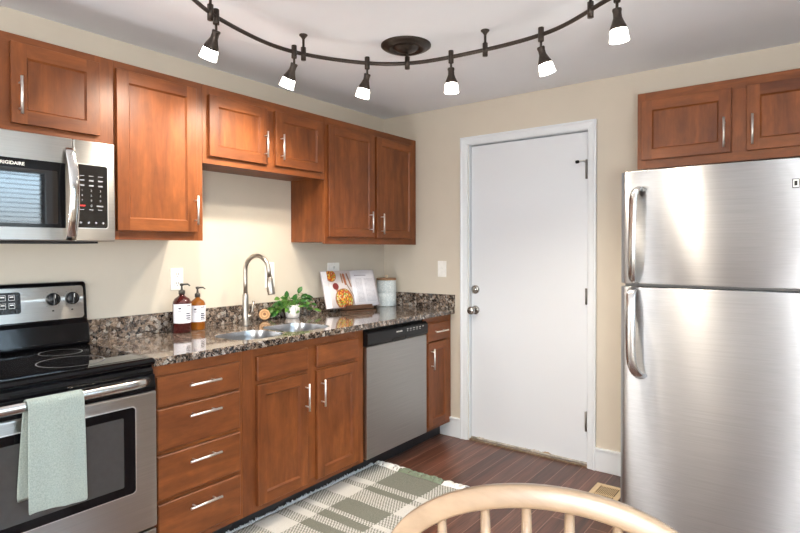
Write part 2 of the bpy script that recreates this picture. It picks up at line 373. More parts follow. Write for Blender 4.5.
# ================================================================== CABINETS
def panel_door(name, fn, u0, u1, v0, v1, parent, rail_m, th=.019, st=.052, rec=.009):
    """shaker door with bevelled recessed panel; fn maps (u,v,w)"""
    m_ = MB(); c0 = .0015
    def ring(d, w_): return [fn(u0+d, v0+d, w_), fn(u1-d, v0+d, w_), fn(u1-d, v1-d, w_), fn(u0+d, v1-d, w_)]
    R = [[m_.bm.verts.new(p) for p in q] for q in (ring(0, 0), ring(0, th-c0), ring(c0, th))]
    for a, b_ in zip(R, R[1:]):
        for k in range(4): m_.face([a[k], a[(k+1) % 4], b_[(k+1) % 4], b_[k]], 0 if k % 2 else 1)
    m_.face(R[0][::-1], 0)
    I0 = [m_.bm.verts.new(p) for p in (fn(u0+st, v0+st, th), fn(u1-st, v0+st, th), fn(u1-st, v1-st, th), fn(u0+st, v1-st, th))]
    O = R[2]
    E = [m_.bm.verts.new(p) for p in (fn(u0+st, v0+c0, th), fn(u1-st, v0+c0, th), fn(u1-st, v1-c0, th), fn(u0+st, v1-c0, th))]
    m_.face([O[0], E[0], I0[0], I0[3], E[3], O[3]], 0); m_.face([E[1], O[1], O[2], E[2], I0[2], I0[1]], 0)
    m_.face([E[0], E[1], I0[1], I0[0]], 1); m_.face([I0[3], I0[2], E[2], E[3]], 1)
    bev = .007; st2 = st+bev; w2 = th-rec
    a1 = .0025
    J = [m_.bm.verts.new(p) for p in (fn(u0+st+a1, v0+st+a1, th-.004), fn(u1-st-a1, v0+st+a1, th-.004), fn(u1-st-a1, v1-st-a1, th-.004), fn(u0+st+a1, v1-st-a1, th-.004))]
    K = [m_.bm.verts.new(p) for p in (fn(u0+st2, v0+st2, w2), fn(u1-st2, v0+st2, w2), fn(u1-st2, v1-st2, w2), fn(u0+st2, v1-st2, w2))]
    for A, B in ((I0, J), (J, K)):
        for k in range(4): m_.face([A[k], A[(k+1) % 4], B[(k+1) % 4], B[k]], 0 if k % 2 else 1)
    m_.face(K, 0)
    return m_.build(name, [WV, rail_m], parent)
def slab_front(name, fn, u0, u1, v0, v1, parent, m, th=.019):
    m_ = MB(); c0 = .004
    R = []
    for d, w_ in ((0, 0), (0, th-c0), (c0, th)):
        R.append([m_.bm.verts.new(fn(*q)) for q in ((u0+d, v0+d, w_), (u1-d, v0+d, w_), (u1-d, v1-d, w_), (u0+d, v1-d, w_))])
    for a, b_ in zip(R, R[1:]):
        for k in range(4): m_.face([a[k], a[(k+1) % 4], b_[(k+1) % 4], b_[k]])
    m_.face(R[0][::-1]); m_.face(R[2])
    return m_.build(name, m, parent)
def pull(fn, u, v, L, vert, parent, w0=.019, r=.0052, gap=.096):
    m_ = MB(); d = L/2
    f = (lambda s, w_: fn(u, v+s, w_)) if vert else (lambda s, w_: fn(u+s, v, w_))
    m_.tube([f(-d, w0+.030), f(d, w0+.030)], r, 12)
    for s in (-gap/2, gap/2): m_.tube([f(s, w0-.001), f(s, w0+.027)], .0034, 10)
    return m_.build('handle', M_nickel, parent)
def upper(name, label, y0, y1, z0, z1, doors, side_low=True):
    r = thing(name, label, 'cabinet', (0, (y0+y1)/2, z0), group=None)
    x0, x1 = .002, .305
    m_ = MB(); m_.box((x0, y0+.0005, z0+.012), (x1-.02, y1-.0005, z1), 0)
    m_.build('carcass', [WV], r)
    f = MB()
    fl, fr = doors[0][0]-y0+.012, y1-doors[-1][1]+.012
    f.box((x1-.02, y0+.0005, z0), (x1, y0+fl, z1), 0); f.box((x1-.02, y1-fr, z0), (x1, y1-.0005, z1), 0)
    f.box((x1-.02, y0+fl, z0), (x1, y1-fr, z0+.05), 1); f.box((x1-.02, y0+fl, z1-.05), (x1, y1-fr, z1), 1)
    if len(doors) == 2: f.box((x1-.02, doors[0][1]-.03, z0+.05), (x1, doors[1][0]+.03, z1-.05), 0)
    f.build('face_frame', [WV, WHY], r)
    for (u0, u1, v0, v1, hu, hv) in doors:
        d = panel_door('door', LW(x1), u0, u1, v0, v1, r, WHY)
        pull(LW(x1), hu, hv, .140, True, d)
    return r
ZT = 2.150
upper('wall_cabinet', 'short two-door wood wall cabinet directly above the microwave', -3.040, -2.2245, 1.788, ZT, [(-2.975, -2.660, 1.815, 2.118, -2.69, 1.922), (-2.606, -2.288, 1.815, 2.118, -2.581, 1.917)])
upper('wall_cabinet', 'tall single-door wood wall cabinet right of the microwave', -2.2235, -1.7985, 1.384, ZT, [(-2.219, -1.838, 1.424, 2.116, -1.853, 1.528)])
upper('wall_cabinet', 'short two-door wood wall cabinet above the sink and faucet', -1.7975, -.9605, 1.766, ZT, [(-1.768, -1.407, 1.802, 2.104, -1.431, 1.905), (-1.351, -.984, 1.804, 2.105, -1.318, 1.907)])
upper('wall_cabinet', 'tall two-door wood wall cabinet in the corner beside the back wall', -.9595, -.003, 1.374, ZT, [(-.937, -.503, 1.419, 2.103, -.554, 1.521), (-.477, -.054, 1.417, 2.103, -.438, 1.513)])
# cabinet over the fridge, facing -y
r = thing('wall_cabinet', 'reddish wood two-door wall cabinet above the refrigerator', 'cabinet', (2.406, -.15, 1.756))
m_ = MB(); m_.box((1.951, -.285, 1.768), (2.862, -.002, 2.148)); m_.build('carcass', [WV], r)
f = MB()
f.box((1.950, -.305, 1.756), (1.99, -.285, 2.148), 0); f.box((2.823, -.305, 1.756), (2.863, -.285, 2.148), 0)
f.box((1.99, -.305, 1.756), (2.823, -.285, 1.806), 1); f.box((1.99, -.305, 2.098), (2.823, -.285, 2.148), 1); f.box((2.365, -.305, 1.806), (2.448, -.285, 2.098), 0)
f.build('face_frame', [WV, WHX], r)
for u0, u1, hu in ((1.972, 2.375, 2.349), (2.438, 2.842, 2.464)):
    d = panel_door('door', BW(-.305), u0, u1, 1.800, 2.104, r, WHX); pull(BW(-.305), hu, 1.893, .140, True, d)
# base cabinets
FX = .61
def base_carcass(r, y0, y1, xf=FX, stiles=(), rails=(), sl=.035, sr=.035):
    k = MB(); k.box((.004, y0+.0005, .105), (xf-.02, y0+.018, .880)); k.box((.004, y1-.018, .105), (xf-.02, y1-.0005, .880)); k.box((.004, y0+.018, .105), (xf-.02, y1-.018, .123)); k.box((.004, y0+.018, .123), (.016, y1-.018, .880)); k.build('carcass', WV, r)
    f = MB(); f.box((xf-.02, y0+.0005, .105), (xf, y0+sl, .880), 0); f.box((xf-.02, y1-sr, .105), (xf, y1-.0005, .880), 0)
    f.box((xf-.02, y0+sl, .105), (xf, y1-sr, .145), 1); f.box((xf-.02, y0+sl, .825), (xf, y1-sr, .880), 1)
    for a, b_ in stiles: f.box((xf-.02, a, .145), (xf, b_, .825), 0)
    segs = [(y0+sl, y1-sr)] if not stiles else [(y0+sl, stiles[0][0]), (stiles[0][1], y1-sr)]
    for z0, z1 in rails:
        for s0, s1 in segs: f.box((xf-.02, s0, z0), (xf, s1, z1), 1)
    f.build('face_frame', [WV, WHY], r)
    box('toe_kick', (.510, y0+.0005, .0), (.524, y1-.0005, .105), M_kick, r)
r = thing('base_cabinet', 'wood base cabinet with four stacked drawers beside the stove', 'cabinet', (.3, -2.02, 0))
base_carcass(r, -2.2410, -1.8000, rails=((.695, .722), (.51, .535), (.315, .34)))
for v0, v1, hz in ((.712, .833, .781), (.532, .702, .655), (.338, .514, .464), (.136, .320, .270)):
    d = slab_front('drawer', LW(FX), -2.218, -1.825, v0, v1, r, WHY); pull(LW(FX), -2.018, hz, .150, False, d)
r = thing('base_cabinet', 'wood sink base cabinet with two doors and two false drawer fronts', 'cabinet', (.3, -1.387, 0))
base_carcass(r, -1.7990, -.9570, stiles=((-1.415, -1.330),), rails=((.695, .73),), sl=.080, sr=.070)
for u0, u1 in ((-1.727, -1.406), (-1.342, -1.019)):
    slab_front('false_drawer_front', LW(FX), u0, u1, .724, .836, r, WHY)
for u0, u1, hu in ((-1.727, -1.410, -1.398-.03+.002), (-1.342, -1.020, -1.313)):
    d = panel_door('door', LW(FX), u0, u1, .135, .704, r, WHY); pull(LW(FX), hu, .588, .140, True, d)
r = thing('base_cabinet', 'narrow wood base cabinet between the dishwasher and the back wall', 'cabinet', (.3, -.17, 0))
base_carcass(r, -.3365, -.003, rails=((.70, .725),), sl=.035, sr=.062)
d = slab_front('drawer', LW(FX), -.310, -.055, .716, .838, r, WHY); pull(LW(FX), -.182, .780, .150, False, d)
d = panel_door('door', LW(FX), -.310, -.055, .135, .706, r, WHY, st=.05); pull(LW(FX), -.280, .600, .140, True, d)
# ================================================================== COUNTERTOP with boolean sink cut-outs
ct = MB().box((.002, -2.2420, .8815), (.648, -.002, .914)).build('countertop', M_gran)
BOWLS = [((.300, -1.775), (.580, -1.478)), ((.262, -1.450), (.572, -1.145))]
for (a, b_) in BOWLS:
    ctr = MB().prism(rrect(a[0], a[1], b_[0], b_[1], .095), lambda u, v, w: (u, v, w), .80, 1.0).build('cutter', M_gran)
    q = ct.modifiers.new('cut', 'BOOLEAN'); q.object = ctr; q.solver = 'EXACT'; q.operation = 'DIFFERENCE'
    bpy.context.view_layer.update()
    me = bpy.data.meshes.new_from_object(ct.evaluated_get(bpy.context.evaluated_depsgraph_get()))
    ct.modifiers.clear(); ct.data = me; bpy.data.objects.remove(ctr)
q = ct.modifiers.new('bevel', 'BEVEL'); q.width = .006; q.segments = 3; q.limit_method = 'ANGLE'; q.angle_limit = .9
tag(ct, 'brown and black speckled granite countertop with undermount sink', 'countertop')
MB().box((.002, -2.2420, .9145), (.022, -.0225, 1.016)).box((.002, -.022, .9145), (.648, -.002, 1.016)).build('backsplash', M_gran, ct, bevel=.002)
# sink
r = thing('sink', 'stainless steel double-bowl sink set into the granite counter', 'sink', (.4, -1.46, .70))
for (a, b_) in BOWLS:
    m_ = MB(); lay = []
    for ins, z in ((.0006, .9115), (.003, .880), (.012, .76), (.035, .735), (.09, .730)):
        lay.append([m_.bm.verts.new((p[0], p[1], z)) for p in rrect(a[0]+ins, a[1]+ins, b_[0]-ins, b_[1]-ins, max(.03, .095-ins*.4))])
    for A, B in zip(lay, lay[1:]):
        for k in range(len(A)): m_.face([A[k], A[(k+1) % len(A)], B[(k+1) % len(A)], B[k]], smooth=True)
    m_.face(lay[-1], smooth=True)
    o = m_.build('bowl', M_sink, r)
    MB().lathe([(.0, 0), (.045, 0), (.045, .004), (.036, .005), (.03, .001), (0, .001)], ((a[0]+b_[0])/2-.02, (a[1]+b_[1])/2, .731)).build('drain', M_chrome, o)
# faucet
FB = (.150, -1.430)
r = thing('faucet', 'brushed nickel pull-down gooseneck kitchen faucet behind the sink', 'faucet', (FB[0], FB[1], .9145))
M_fau = plain('faucet_brushed_nickel', (.40, .365, .325), .33, 1, nscale=200)
m_ = MB().lathe([(0, 0), (.027, 0), (.027, .006), (.021, .012), (.0175, .05), (.0165, .15), (.0165, .172), (.0135, .180), (0, .180)], (FB[0], FB[1], .9145)); m_.build('base', M_fau, r)
dxy = Vector((.985, .17, 0)); R_ = .084; cen = Vector((FB[0], FB[1], 0))+dxy*R_
pts = [(FB[0], FB[1], 1.085), (FB[0], FB[1], 1.15), (FB[0], FB[1], 1.21)]
for k in range(0, 17):
    a = PI-k/16*PI*.985
    p = cen+dxy*R_*math.cos(a); pts.append((p.x, p.y, 1.222+R_*1.0*math.sin(a)))
p = Vector(pts[-1]); dr = (p-Vector(pts[-2])).normalized()
e = p+dr*.036
pts.append(tuple(e)); m_ = MB().tube(pts, .0118, 16); m_.build('neck', M_fau, r)
m_ = MB().lathe([(.0125, 0), (.0130, .004), (.0160, .012), (.0165, .03), (.0205, .092), (.0185, .098), (0, .098)], e, dr, 20); sh = m_.build('spray_head', M_fau, r)
q = Vector(e)+dr*.055-dxy*.016
MB().box((q.x-.005, q.y-.006, q.z-.028), (q.x+.003, q.y+.006, q.z+.018)).build('spray_button', M_blkpl, sh, bevel=.002)
sd = Vector((.35, .93, 0)).normalized(); hb = Vector((FB[0], FB[1], .965))
m_ = MB().tube([hb, hb+sd*.042], [.013, .0135], 14)
m_.tube([hb+sd*.030, hb+sd*.037+Vector((0, 0, .03)), hb+sd*.045+Vector((0, 0, .085))], [.006, .0055, .0075], 10); m_.build('lever', M_fau, r)
# ================================================================== DISHWASHER
r = thing('dishwasher', 'stainless steel dishwasher with black control strip under the counter', 'dishwasher', (.3, -.65, 0))
box('tub', (.03, -.9550, .11), (.600, -.3385, .872), M_blkpl, r)
box('toe_kick', (.50, -.954, .0), (.527, -.342, .108), M_kick, r)
dd = MB(); dd.prism([(.600, .116), (.630, .116), (.634, .122), (.634, .772), (.600, .772)], lambda u, v, w: (u, w, v), -.952, -.342); dd.build('door', M_steelDW, r, bevel=.002)
cp = MB(); cp.prism([(.600, .775), (.636, .775), (.645, .790), (.645, .845), (.628, .862), (.600, .862)], lambda u, v, w: (u, w, v), -.9545, -.340); cp = cp.build('control_panel', M_blkpl, r, bevel=.003)
m_ = MB(); m_.prism(rrect(-.72, .775, -.59, .800, .01), LW(.6445), 0, .001); m_.build('handle_recess', M_dark, cp)
text('brand_text', 'FRIGIDAIRE', .012, lambda u, v, w: (.6456+w, -.655+u, .832+v), M_plate, cp, .0003)
m_ = MB()
for k in range(6):
    y = -.575+k*.034
    m_.box((.645, y, .836), (.6462, y+.012, .840)); 
    if k < 5: m_.box((.645, y+.002, .824), (.6462, y+.008, .828))
parts(m_, 'button_mark', M_plate, cp)
# ================================================================== RANGE
RY0, RY1 = -3.007, -2.2455
r = thing('range', 'stainless and black electric range with glass cooktop', 'range', (.35, (RY0+RY1)/2, 0))
box('body', (.03, RY0+.003, .03), (.635, RY1-.003, .885), M_blkpl, r)
ck = MB(); pr = [(.085, .889), (.645, .889), (.664, .896), (.668, .906), (.662, .916), (.650, .9205), (.085, .9205)]
ck.prism(pr, lambda u, v, w: (u, w, v), RY0, RY1); ck = ck.build('cooktop', M_black, r, bevel=.004)
m_ = MB(); m_.box((.13, RY0+.022, .919), (.632, RY1-.022, .9215)); glass = m_.build('glass_surface', M_glassblk, ck)
M_ring = plain('grey_burner_print', (.30, .30, .31), .25)
def burner(x, y, R):
    m_ = MB(); n = 56
    for k in range(n):
        a, b_ = 2*PI*k/n, 2*PI*(k+1)/n; q = []
        for (t, rr) in ((a, R), (b_, R), (b_, R-.003), (a, R-.003)): q.append((x+rr*math.cos(t), y+rr*math.sin(t), .9222))
        m_.face(q)
    m_.build('burner_ring', M_ring, ck)
burner(.482, -2.475, .112); burner(.250, -2.420, .078); burner(.482, -2.815, .090); burner(.250, -2.815, .100)
# black vent band between cooktop and door, with the curved lip
vb = MB(); vb.prism([(.62, .800), (.652, .800), (.657, .815), (.654, .872), (.645, .889), (.62, .889)], lambda u, v, w: (u, w, v), RY0+.003, RY1-.003); vb.build('vent_band', M_black, r, bevel=.002)
# oven door
OZ0, OZ1, OX = .272, .797, .678
od = MB(); od.box((.638, RY0+.004, OZ0), (OX, RY1-.004, OZ1)); od = od.build('oven_door', M_steelY, r, label='stainless oven door', bevel=.006)
m_ = MB(); m_.prism(rrect(RY0+.090, .430, RY1-.088, .752, .014), LW(OX-.001), 0, .002); m_.build('window_bezel', M_black, od)
m_ = MB(); m_.prism(rrect(RY0+.086, .426, RY1-.084, .756, .016), LW(OX-.002), 0, .0022); m_.build('window_trim', M_nickel, od)
M_ovg = plain('smoked_oven_glass', (.05, .05, .05), .03, 0, spec=1.0)
m_ = MB(); m_.prism(rrect(RY0+.130, .462, RY1-.132, .720, .004), LW(OX+.001), 0, .0008); m_.build('window_glass', M_ovg, od)
m_ = MB(); m_.prism([(.638, .798), (OX-.004, .798), (OX-.003, .812), (.668, .858), (.640, .866)], lambda u, v, w: (u, w, v), RY0+.004, RY1-.004); m_.build('door_cap', M_black, od, bevel=.003)
HZ = .842; hp = []
for k in range(25):
    s = -1+2*k/24; y = (RY0+RY1)/2+s*.345; x = .716-.045*abs(s)**8; hp.append((x, y, HZ-.006*abs(s)**8))
m_ = MB().tube(hp, .0145, 16, flat=((0, 0, 1), 1.15, .8)); m_.build('handle', M_hand, od)
bd = MB(); bd.box((.638, RY0+.004, .075), (.672, RY1-.004, .262)); bd = bd.build('storage_drawer', M_steelY, r, bevel=.005)
box('kick_plate', (.55, RY0+.02, .0), (.60, RY1-.02, .072), M_blkpl, r)
# backguard
bg = MB()
bg.prism([(.004, .921), (.118, .921), (.128, .935), (.112, 1.018), (.098, 1.034), (.085, 1.185), (.074, 1.199), (.004, 1.199)], lambda u, v, w: (u, w, v), RY0+.002, RY1-.002)
bg = bg.build('backguard', M_black, r, bevel=.008)
def BG(u, v, w):   # on the leaning stainless face
    t = (v-1.034)/(1.185-1.034); return (.098-.013*t+w, u, v)
m_ = MB(); m_.prism(rrect(RY0+.018, 1.040, RY1-.018, 1.182, .014), BG, 0, .003); cpn = m_.build('control_panel', M_steelY, bg, bevel=.001)
m_ = MB(); m_.prism(rrect(-2.755, 1.078, -2.508, 1.166, .010), BG, .002, .005); m_.build('display', M_blkpl, bg)
m_ = MB()
for cI, y in enumerate((-2.540, -2.572, -2.604, -2.70, -2.73)):
    for z in (1.145, 1.112):
        for (a0, a1) in (((y-.010, z-.011), (y+.010, z-.0098)), ((y-.010, z+.0098), (y+.010, z+.011)), ((y-.0108, z-.011), (y-.0098, z+.011)), ((y+.0098, z-.011), (y+.0108, z+.011)), ((y-.007, z+.001), (y+.007, z+.005))):
            q = [BG(a0[0], a0[1], .0055), BG(a1[0], a0[1], .0055), BG(a1[0], a1[1], .0055), BG(a0[0], a1[1], .0055)]; m_.face(q)
parts(m_, 'button_mark', M_plate, bg)
M_knb = plain('grey_black_knob', (.010, .011, .013), .25, spec=.35)
for y in (-2.388, -2.312, -2.876, -2.952):
    c0 = Vector(BG(y, 1.128, .003))
    k_ = MB().lathe([(.027, 0), (.0265, .014), (.022, .018), (0, .018)], c0, (1, 0, .08), 24)
    k_ = k_.build('knob', M_knb, bg)
    MB().box(c0+Vector((.010, -.006, -.024)), c0+Vector((.028, .006, .024))).build('grip', M_knb, k_, bevel=.003)
    MB().box(c0+Vector((.0275, -.001, .006)), c0+Vector((.0288, .001, .022))).build('pointer_mark', M_plate, k_)
m_ = MB()
for y in (-2.388, -2.312):
    for a in range(9):
        t = math.radians(-50+a*35); u, v = y+.036*math.cos(t), 1.128+.036*math.sin(t)
        m_.face([BG(u-.0012, v-.0012, .0035), BG(u+.0012, v-.0012, .0035), BG(u+.0012, v+.0012, .0035), BG(u-.0012, v+.0012, .0035)])
    m_.face([BG(y-.004, 1.076, .0035), BG(y+.004, 1.076, .0035), BG(y+.004, 1.082, .0035), BG(y-.004, 1.082, .0035)])
parts(m_, 'dial_mark', M_dark, bg)
# ================================================================== TOWEL
M_tow, nt, b = mat('pale_green_linen'); mp = mapping(nt, rnd=False); n = noise_(nt, mp, 260, 2); n2 = noise_(nt, mp, 240, 4)
r_ = ramp(nt, [(.3, hexc('8D9891')), (.7, hexc('A3ADA6'))]); nt.links.new(n2.outputs[0], r_.inputs[0]); nt.links.new(r_.outputs[0], b.inputs['Base Color']); b.inputs['Roughness'].default_value = .95
bump(nt, b, n.outputs[0], .9, .003); b.inputs['Sheen Weight'].default_value = .3
tw = MB(); nu, rows = 22, []
path = []
for k in range(10): path.append((.6945-.004*(1-k/9), .60+.242*k/9, 0))      # back flap going up
for k in range(1, 9):
    a = PI-PI*k/8; path.append((.716+.0205*math.cos(a), HZ+.0225*math.sin(a), 1))
for k in range(1, 24): path.append((.7370+.004*k/23, HZ-.338*k/23, 2))
path[0] = (.6905, .53, 0)
for i, (x, z, ph) in enumerate(path):
    row = []
    for j in range(nu+1):
        s = j/nu; d = max(0, (HZ-z))/.36
        y = (-2.705-.004*d) + s*(.168+.012*d)
        if ph == 0: y -= .012*d+.008*(1-s)*d
        wv = .0035*math.sin(s*9+1.2+z*3)*min(1, d*1.6)+.0018*math.sin(s*21+z*17)*d
        zz = z-(.012*s*d if ph == 2 else 0)+.003*math.sin(s*5)*d
        row.append(tw.bm.verts.new((x+(wv if ph == 2 else -abs(wv)*.2), y, zz)))
    rows.append(row)
for A, B in zip(rows, rows[1:]):
    for j in range(nu): tw.face([A[j], A[j+1], B[j+1], B[j]], smooth=True)
tag(tw.build('dish_towel', M_tow, None, solid=.003, subsurf=1), 'pale sage green dish towel draped over the oven door handle', 'towel')
# ================================================================== MICROWAVE
MY0, MY1, MX = -3.026, -2.2620, .392
r = thing('microwave', 'stainless over-the-range microwave mounted under a wood cabinet', 'microwave', (.2, (MY0+MY1)/2, 1.372))
box('body', (.004, MY0+.002, 1.376), (.362, MY1-.002, 1.772), M_blkpl, r)
box('vent_grille', (.03, MY0+.03, 1.366), (.345, MY1-.05, 1.3758), M_dark, r)
dr_ = MB().box((.363, MY0+.001, 1.374), (MX, -2.4235, 1.773)).build('door', M_steelY, r, bevel=.004)
cpl = MB().box((.363, -2.4215, 1.374), (MX, MY1-.001, 1.773)).build('control_side', M_steelY, r, bevel=.004)
m_ = MB(); m_.prism(rrect(-3.000, 1.424, -2.452, 1.674, .004), LW(MX-.0005), 0, .0018); m_.build('window_bezel', M_black, dr_)
m_ = MB(); m_.prism(rrect(-2.955, 1.438, -2.480, 1.640, .004), LW(MX+.001), 0, .0010); m_.build('window_glass', M_glassblk, dr_)
text('brand_text', 'FRIGIDAIRE', .0165, lambda u, v, w: (MX+.0019+w, -2.632+u, 1.6545+v), M_plate, dr_, .0002, bold=.0004)
hp = []
for k in range(21):
    s = -1+2*k/20; hp.append((MX+.012+.036*(1-abs(s)**2.2), -2.438, 1.556+s*.176))
m_ = MB().tube(hp, .0125, 16, flat=((0, 1, 0), 1.55, .5)); m_.tube([(MX-.001, -2.438, 1.724), (MX+.016, -2.438, 1.728)], .009, 10); m_.tube([(MX-.001, -2.438, 1.388), (MX+.016, -2.438, 1.384)], .009, 10)
m_.build('handle', M_chrome, dr_)
m_ = MB(); m_.prism(rrect(-2.418, 1.428, -2.294, 1.678, .010), LW(MX-.0005), 0, .0018); kp = m_.build('keypad', M_glassblk, cpl)
m_ = MB(); m_.prism(rrect(-2.420, 1.424, -2.290, 1.682, .012), LW(MX-.0012), 0, .0016); m_.build('keypad_trim', M_nickel, cpl)
MK = LW(MX+.0016)
m_ = MB()
def mark(y0, y1, z, h): m_.face([MK(y0, z-h, 0), MK(y1, z-h, 0), MK(y1, z+h, 0), MK(y0, z+h, 0)])
for z, hh in ((1.634, .0013), (1.616, .0030), (1.596, .0030), (1.500, .0014)):
    for y in (-2.392, -2.357, -2.322): mark(y-.009, y+.009 if z != 1.500 else y+.007, z, hh) if not (hh > .003 and y == -2.357) else mark(y-.008, y+.008, z, .0018)
for y in (-2.322,): mark(y-.015, y+.011, 1.5155, .0028)
parts(m_, 'key_mark', plain('key_mark_grey', (.30, .31, .33), .5), kp)
M_red = plain('stop_key_red', (.6, .04, .03), .4)
m_ = MB(); mark(-2.404, -2.380, 1.5155, .0036); m_.build('stop_key', M_red, kp)
m_ = MB()
for y in (-2.398, -2.368, -2.340, -2.312): m_.lathe([(.0045, 0), (.0045, .0004)], MK(y, 1.448, 0), (1, 0, 0), 14)
parts(m_, 'icon_mark', plain('icon_mark_grey', (.3, .31, .33), .5), kp)
M_gry = plain('key_digit_grey', (.4, .41, .43), .5)
for (s, zz) in (('1', 1.576), ('4', 1.556), ('7', 1.536)):
    for k in range(3): text('key_digit', str(int(s)+k), .0115, lambda u, v, w, y=-2.392+.035*k, z=zz: (MX+.0015+w, y+u, z+v), M_gry, kp, .0002)
text('key_digit', '0', .014, lambda u, v, w: (MX+.0015+w, -2.357+u, 1.5155+v), M_gry, kp, .0002)
# ================================================================== FRIDGE
r = thing('refrigerator', 'tall stainless steel top-freezer refrigerator by the back wall', 'refrigerator', (2.40, -.42, 0))
GX0, GX1 = 2.000, 2.775
M_fbody = plain('fridge_grey_cabinet', (.16, .15, .145), .4, .2)
box('cabinet_body', (GX0+.006, -.735, .03), (GX1-.006, -.045, 1.672), M_fbody, r, bevel=.006)
box('base_grille', (GX0+.02, -.76, .0), (GX1-.02, -.70, .06), M_blkpl, r)
def fdoor(name, z0, z1):
    m_ = MB(); pr = [(GX0, -.742)]
    n = 40
    for k in range(n+1):
        s = -1+2*k/n; x = (GX0+GX1)/2+s*(GX1-GX0)/2
        y = -.815+.014*s*s+.028*max(0, (abs(s)-.93)/.07)**2.4; pr.append((x, y))
    pr.append((GX1, -.742))
    a = [m_.bm.verts.new((p[0], p[1], z0)) for p in pr]; b_ = [m_.bm.verts.new((p[0], p[1], z1)) for p in pr]; L = len(a)
    for k in range(L): m_.face([a[k], a[(k+1) % L], b_[(k+1) % L], b_[k]], smooth=(0 < k < L-2))
    m_.face(a[::-1]); m_.face(b_)
    return m_.build(name, M_steelX, r, bevel=.003)
f1 = fdoor('freezer_door', 1.186, 1.682); f2 = fdoor('fridge_door', .065, 1.172)
def fh(pts, parent):
    m_ = MB().tube(pts, .0135, 16, flat=((1, 0, 0), 1.5, .75)); return m_.build('handle', M_hand, parent)
def smooth(pts, n=6):
    P = [Vector(p) for p in pts]; out = []
    for i in range(len(P)-1):
        p0, p1, p2, p3 = P[max(i-1, 0)], P[i], P[i+1], P[min(i+2, len(P)-1)]
        for k in range(n):
            t = k/n; out.append(.5*((2*p1)+(p2-p0)*t+(2*p0-5*p1+4*p2-p3)*t*t+(3*p1-p0-3*p2+p3)*t**3))
    out.append(P[-1]); return out
fh(smooth([(2.098, -.795, 1.594), (2.088, -.835, 1.602), (2.074, -.858, 1.575), (2.070, -.862, 1.50), (2.066, -.858, 1.30), (2.062, -.840, 1.215), (2.062, -.812, 1.196)]), f1)
fh(smooth([(2.060, -.812, 1.160), (2.060, -.840, 1.142), (2.062, -.858, 1.06), (2.064, -.862, .90), (2.072, -.856, .825), (2.092, -.830, .786), (2.106, -.795, .778)]), f2)
m_ = MB(); m_.box((2.632, -.818, 1.568), (2.654, -.8115, 1.602), 0); m_.box((2.6345, -.8186, 1.5705), (2.6515, -.8178, 1.5995), 1); m_.box((2.638, -.8192, 1.576), (2.648, -.8184, 1.594), 0)
m_.build('badge', [M_dark, M_plate], f1)
# ================================================================== TRACK LIGHT
RZ = 2.265
rail = [(1.02, -2.42), (.93, -2.30), (.868, -2.20), (.830, -2.130), (.800, -2.060), (.772, -1.960), (.752, -1.87), (.738, -1.78), (.735, -1.69), (.748, -1.60), (.782, -1.50), (.832, -1.400), (.897, -1.300), (.972, -1.217), (1.050, -1.162), (1.135, -1.124), (1.234, -1.102), (1.343, -1.089), (1.452, -1.081), (1.55, -1.077), (1.647, -1.080), (1.72, -1.088), (1.795, -1.103), (1.871, -1.133), (1.951, -1.178), (2.03, -1.230), (2.123, -1.288), (2.22, -1.36), (2.32, -1.44)]
def near(x, y): return (x, y)
r = thing('track_light', 'dark bronze curved track light with six lit glass-shaded heads', 'ceiling light', (1.066, -1.15, CH))
MB().tube(smooth([(x, y, RZ) for x, y in rail], 4), .0072, 10, flat=((0, 0, 1), 1.35, .8)).build('rail', M_bronze, r)
cc = MB().lathe([(a*1.2, b_) for a, b_ in [(0, 0), (.104, 0), (.104, -.006), (.094, -.014), (.082, -.016), (.078, -.022), (.066, -.024), (.060, -.014), (.050, -.014), (.042, -.026), (.012, -.040), (0, -.040)]], (1.068, -1.152, CH), (0, 0, 1), 48); cc.build('canopy', M_bronze, r)
MB().tube([(1.076, -1.152, CH-.03), (1.076, -1.152, RZ+.02)], .006, 10).lathe([(0, -.03), (.0125, -.03), (.0125, .03), (0, .03)], (1.076, -1.152, RZ)).build('power_connector', M_bronze, r)
for (x, y) in ((.815, -2.092), (.763, -1.555), (1.472, -1.080), (2.002, -1.212)):
    MB().lathe([(0, 0), (.020, 0), (.020, -.004), (.012, -.012), (.006, -.022), (.0055, -.06), (.0055, RZ-CH+.03), (.0120, RZ-CH+.03), (.0120, RZ-CH-.03), (0, RZ-CH-.03)], (x, y, CH), (0, 0, 1), 18).build('support', M_bronze, r)
heads = [((.797, -2.054), (-.62, 0, -1)), ((.748, -1.60), (-.56, -.02, -1)), ((.917, -1.272), (-.30, -.03, -1)), ((1.295, -1.094), (.0, .04, -1)), ((1.751, -1.095), (.20, .22, -1)), ((2.123, -1.288), (.05, .12, -1))]
M_bulb = emis('lamp_glow', (1.0, .85, .62), 30)
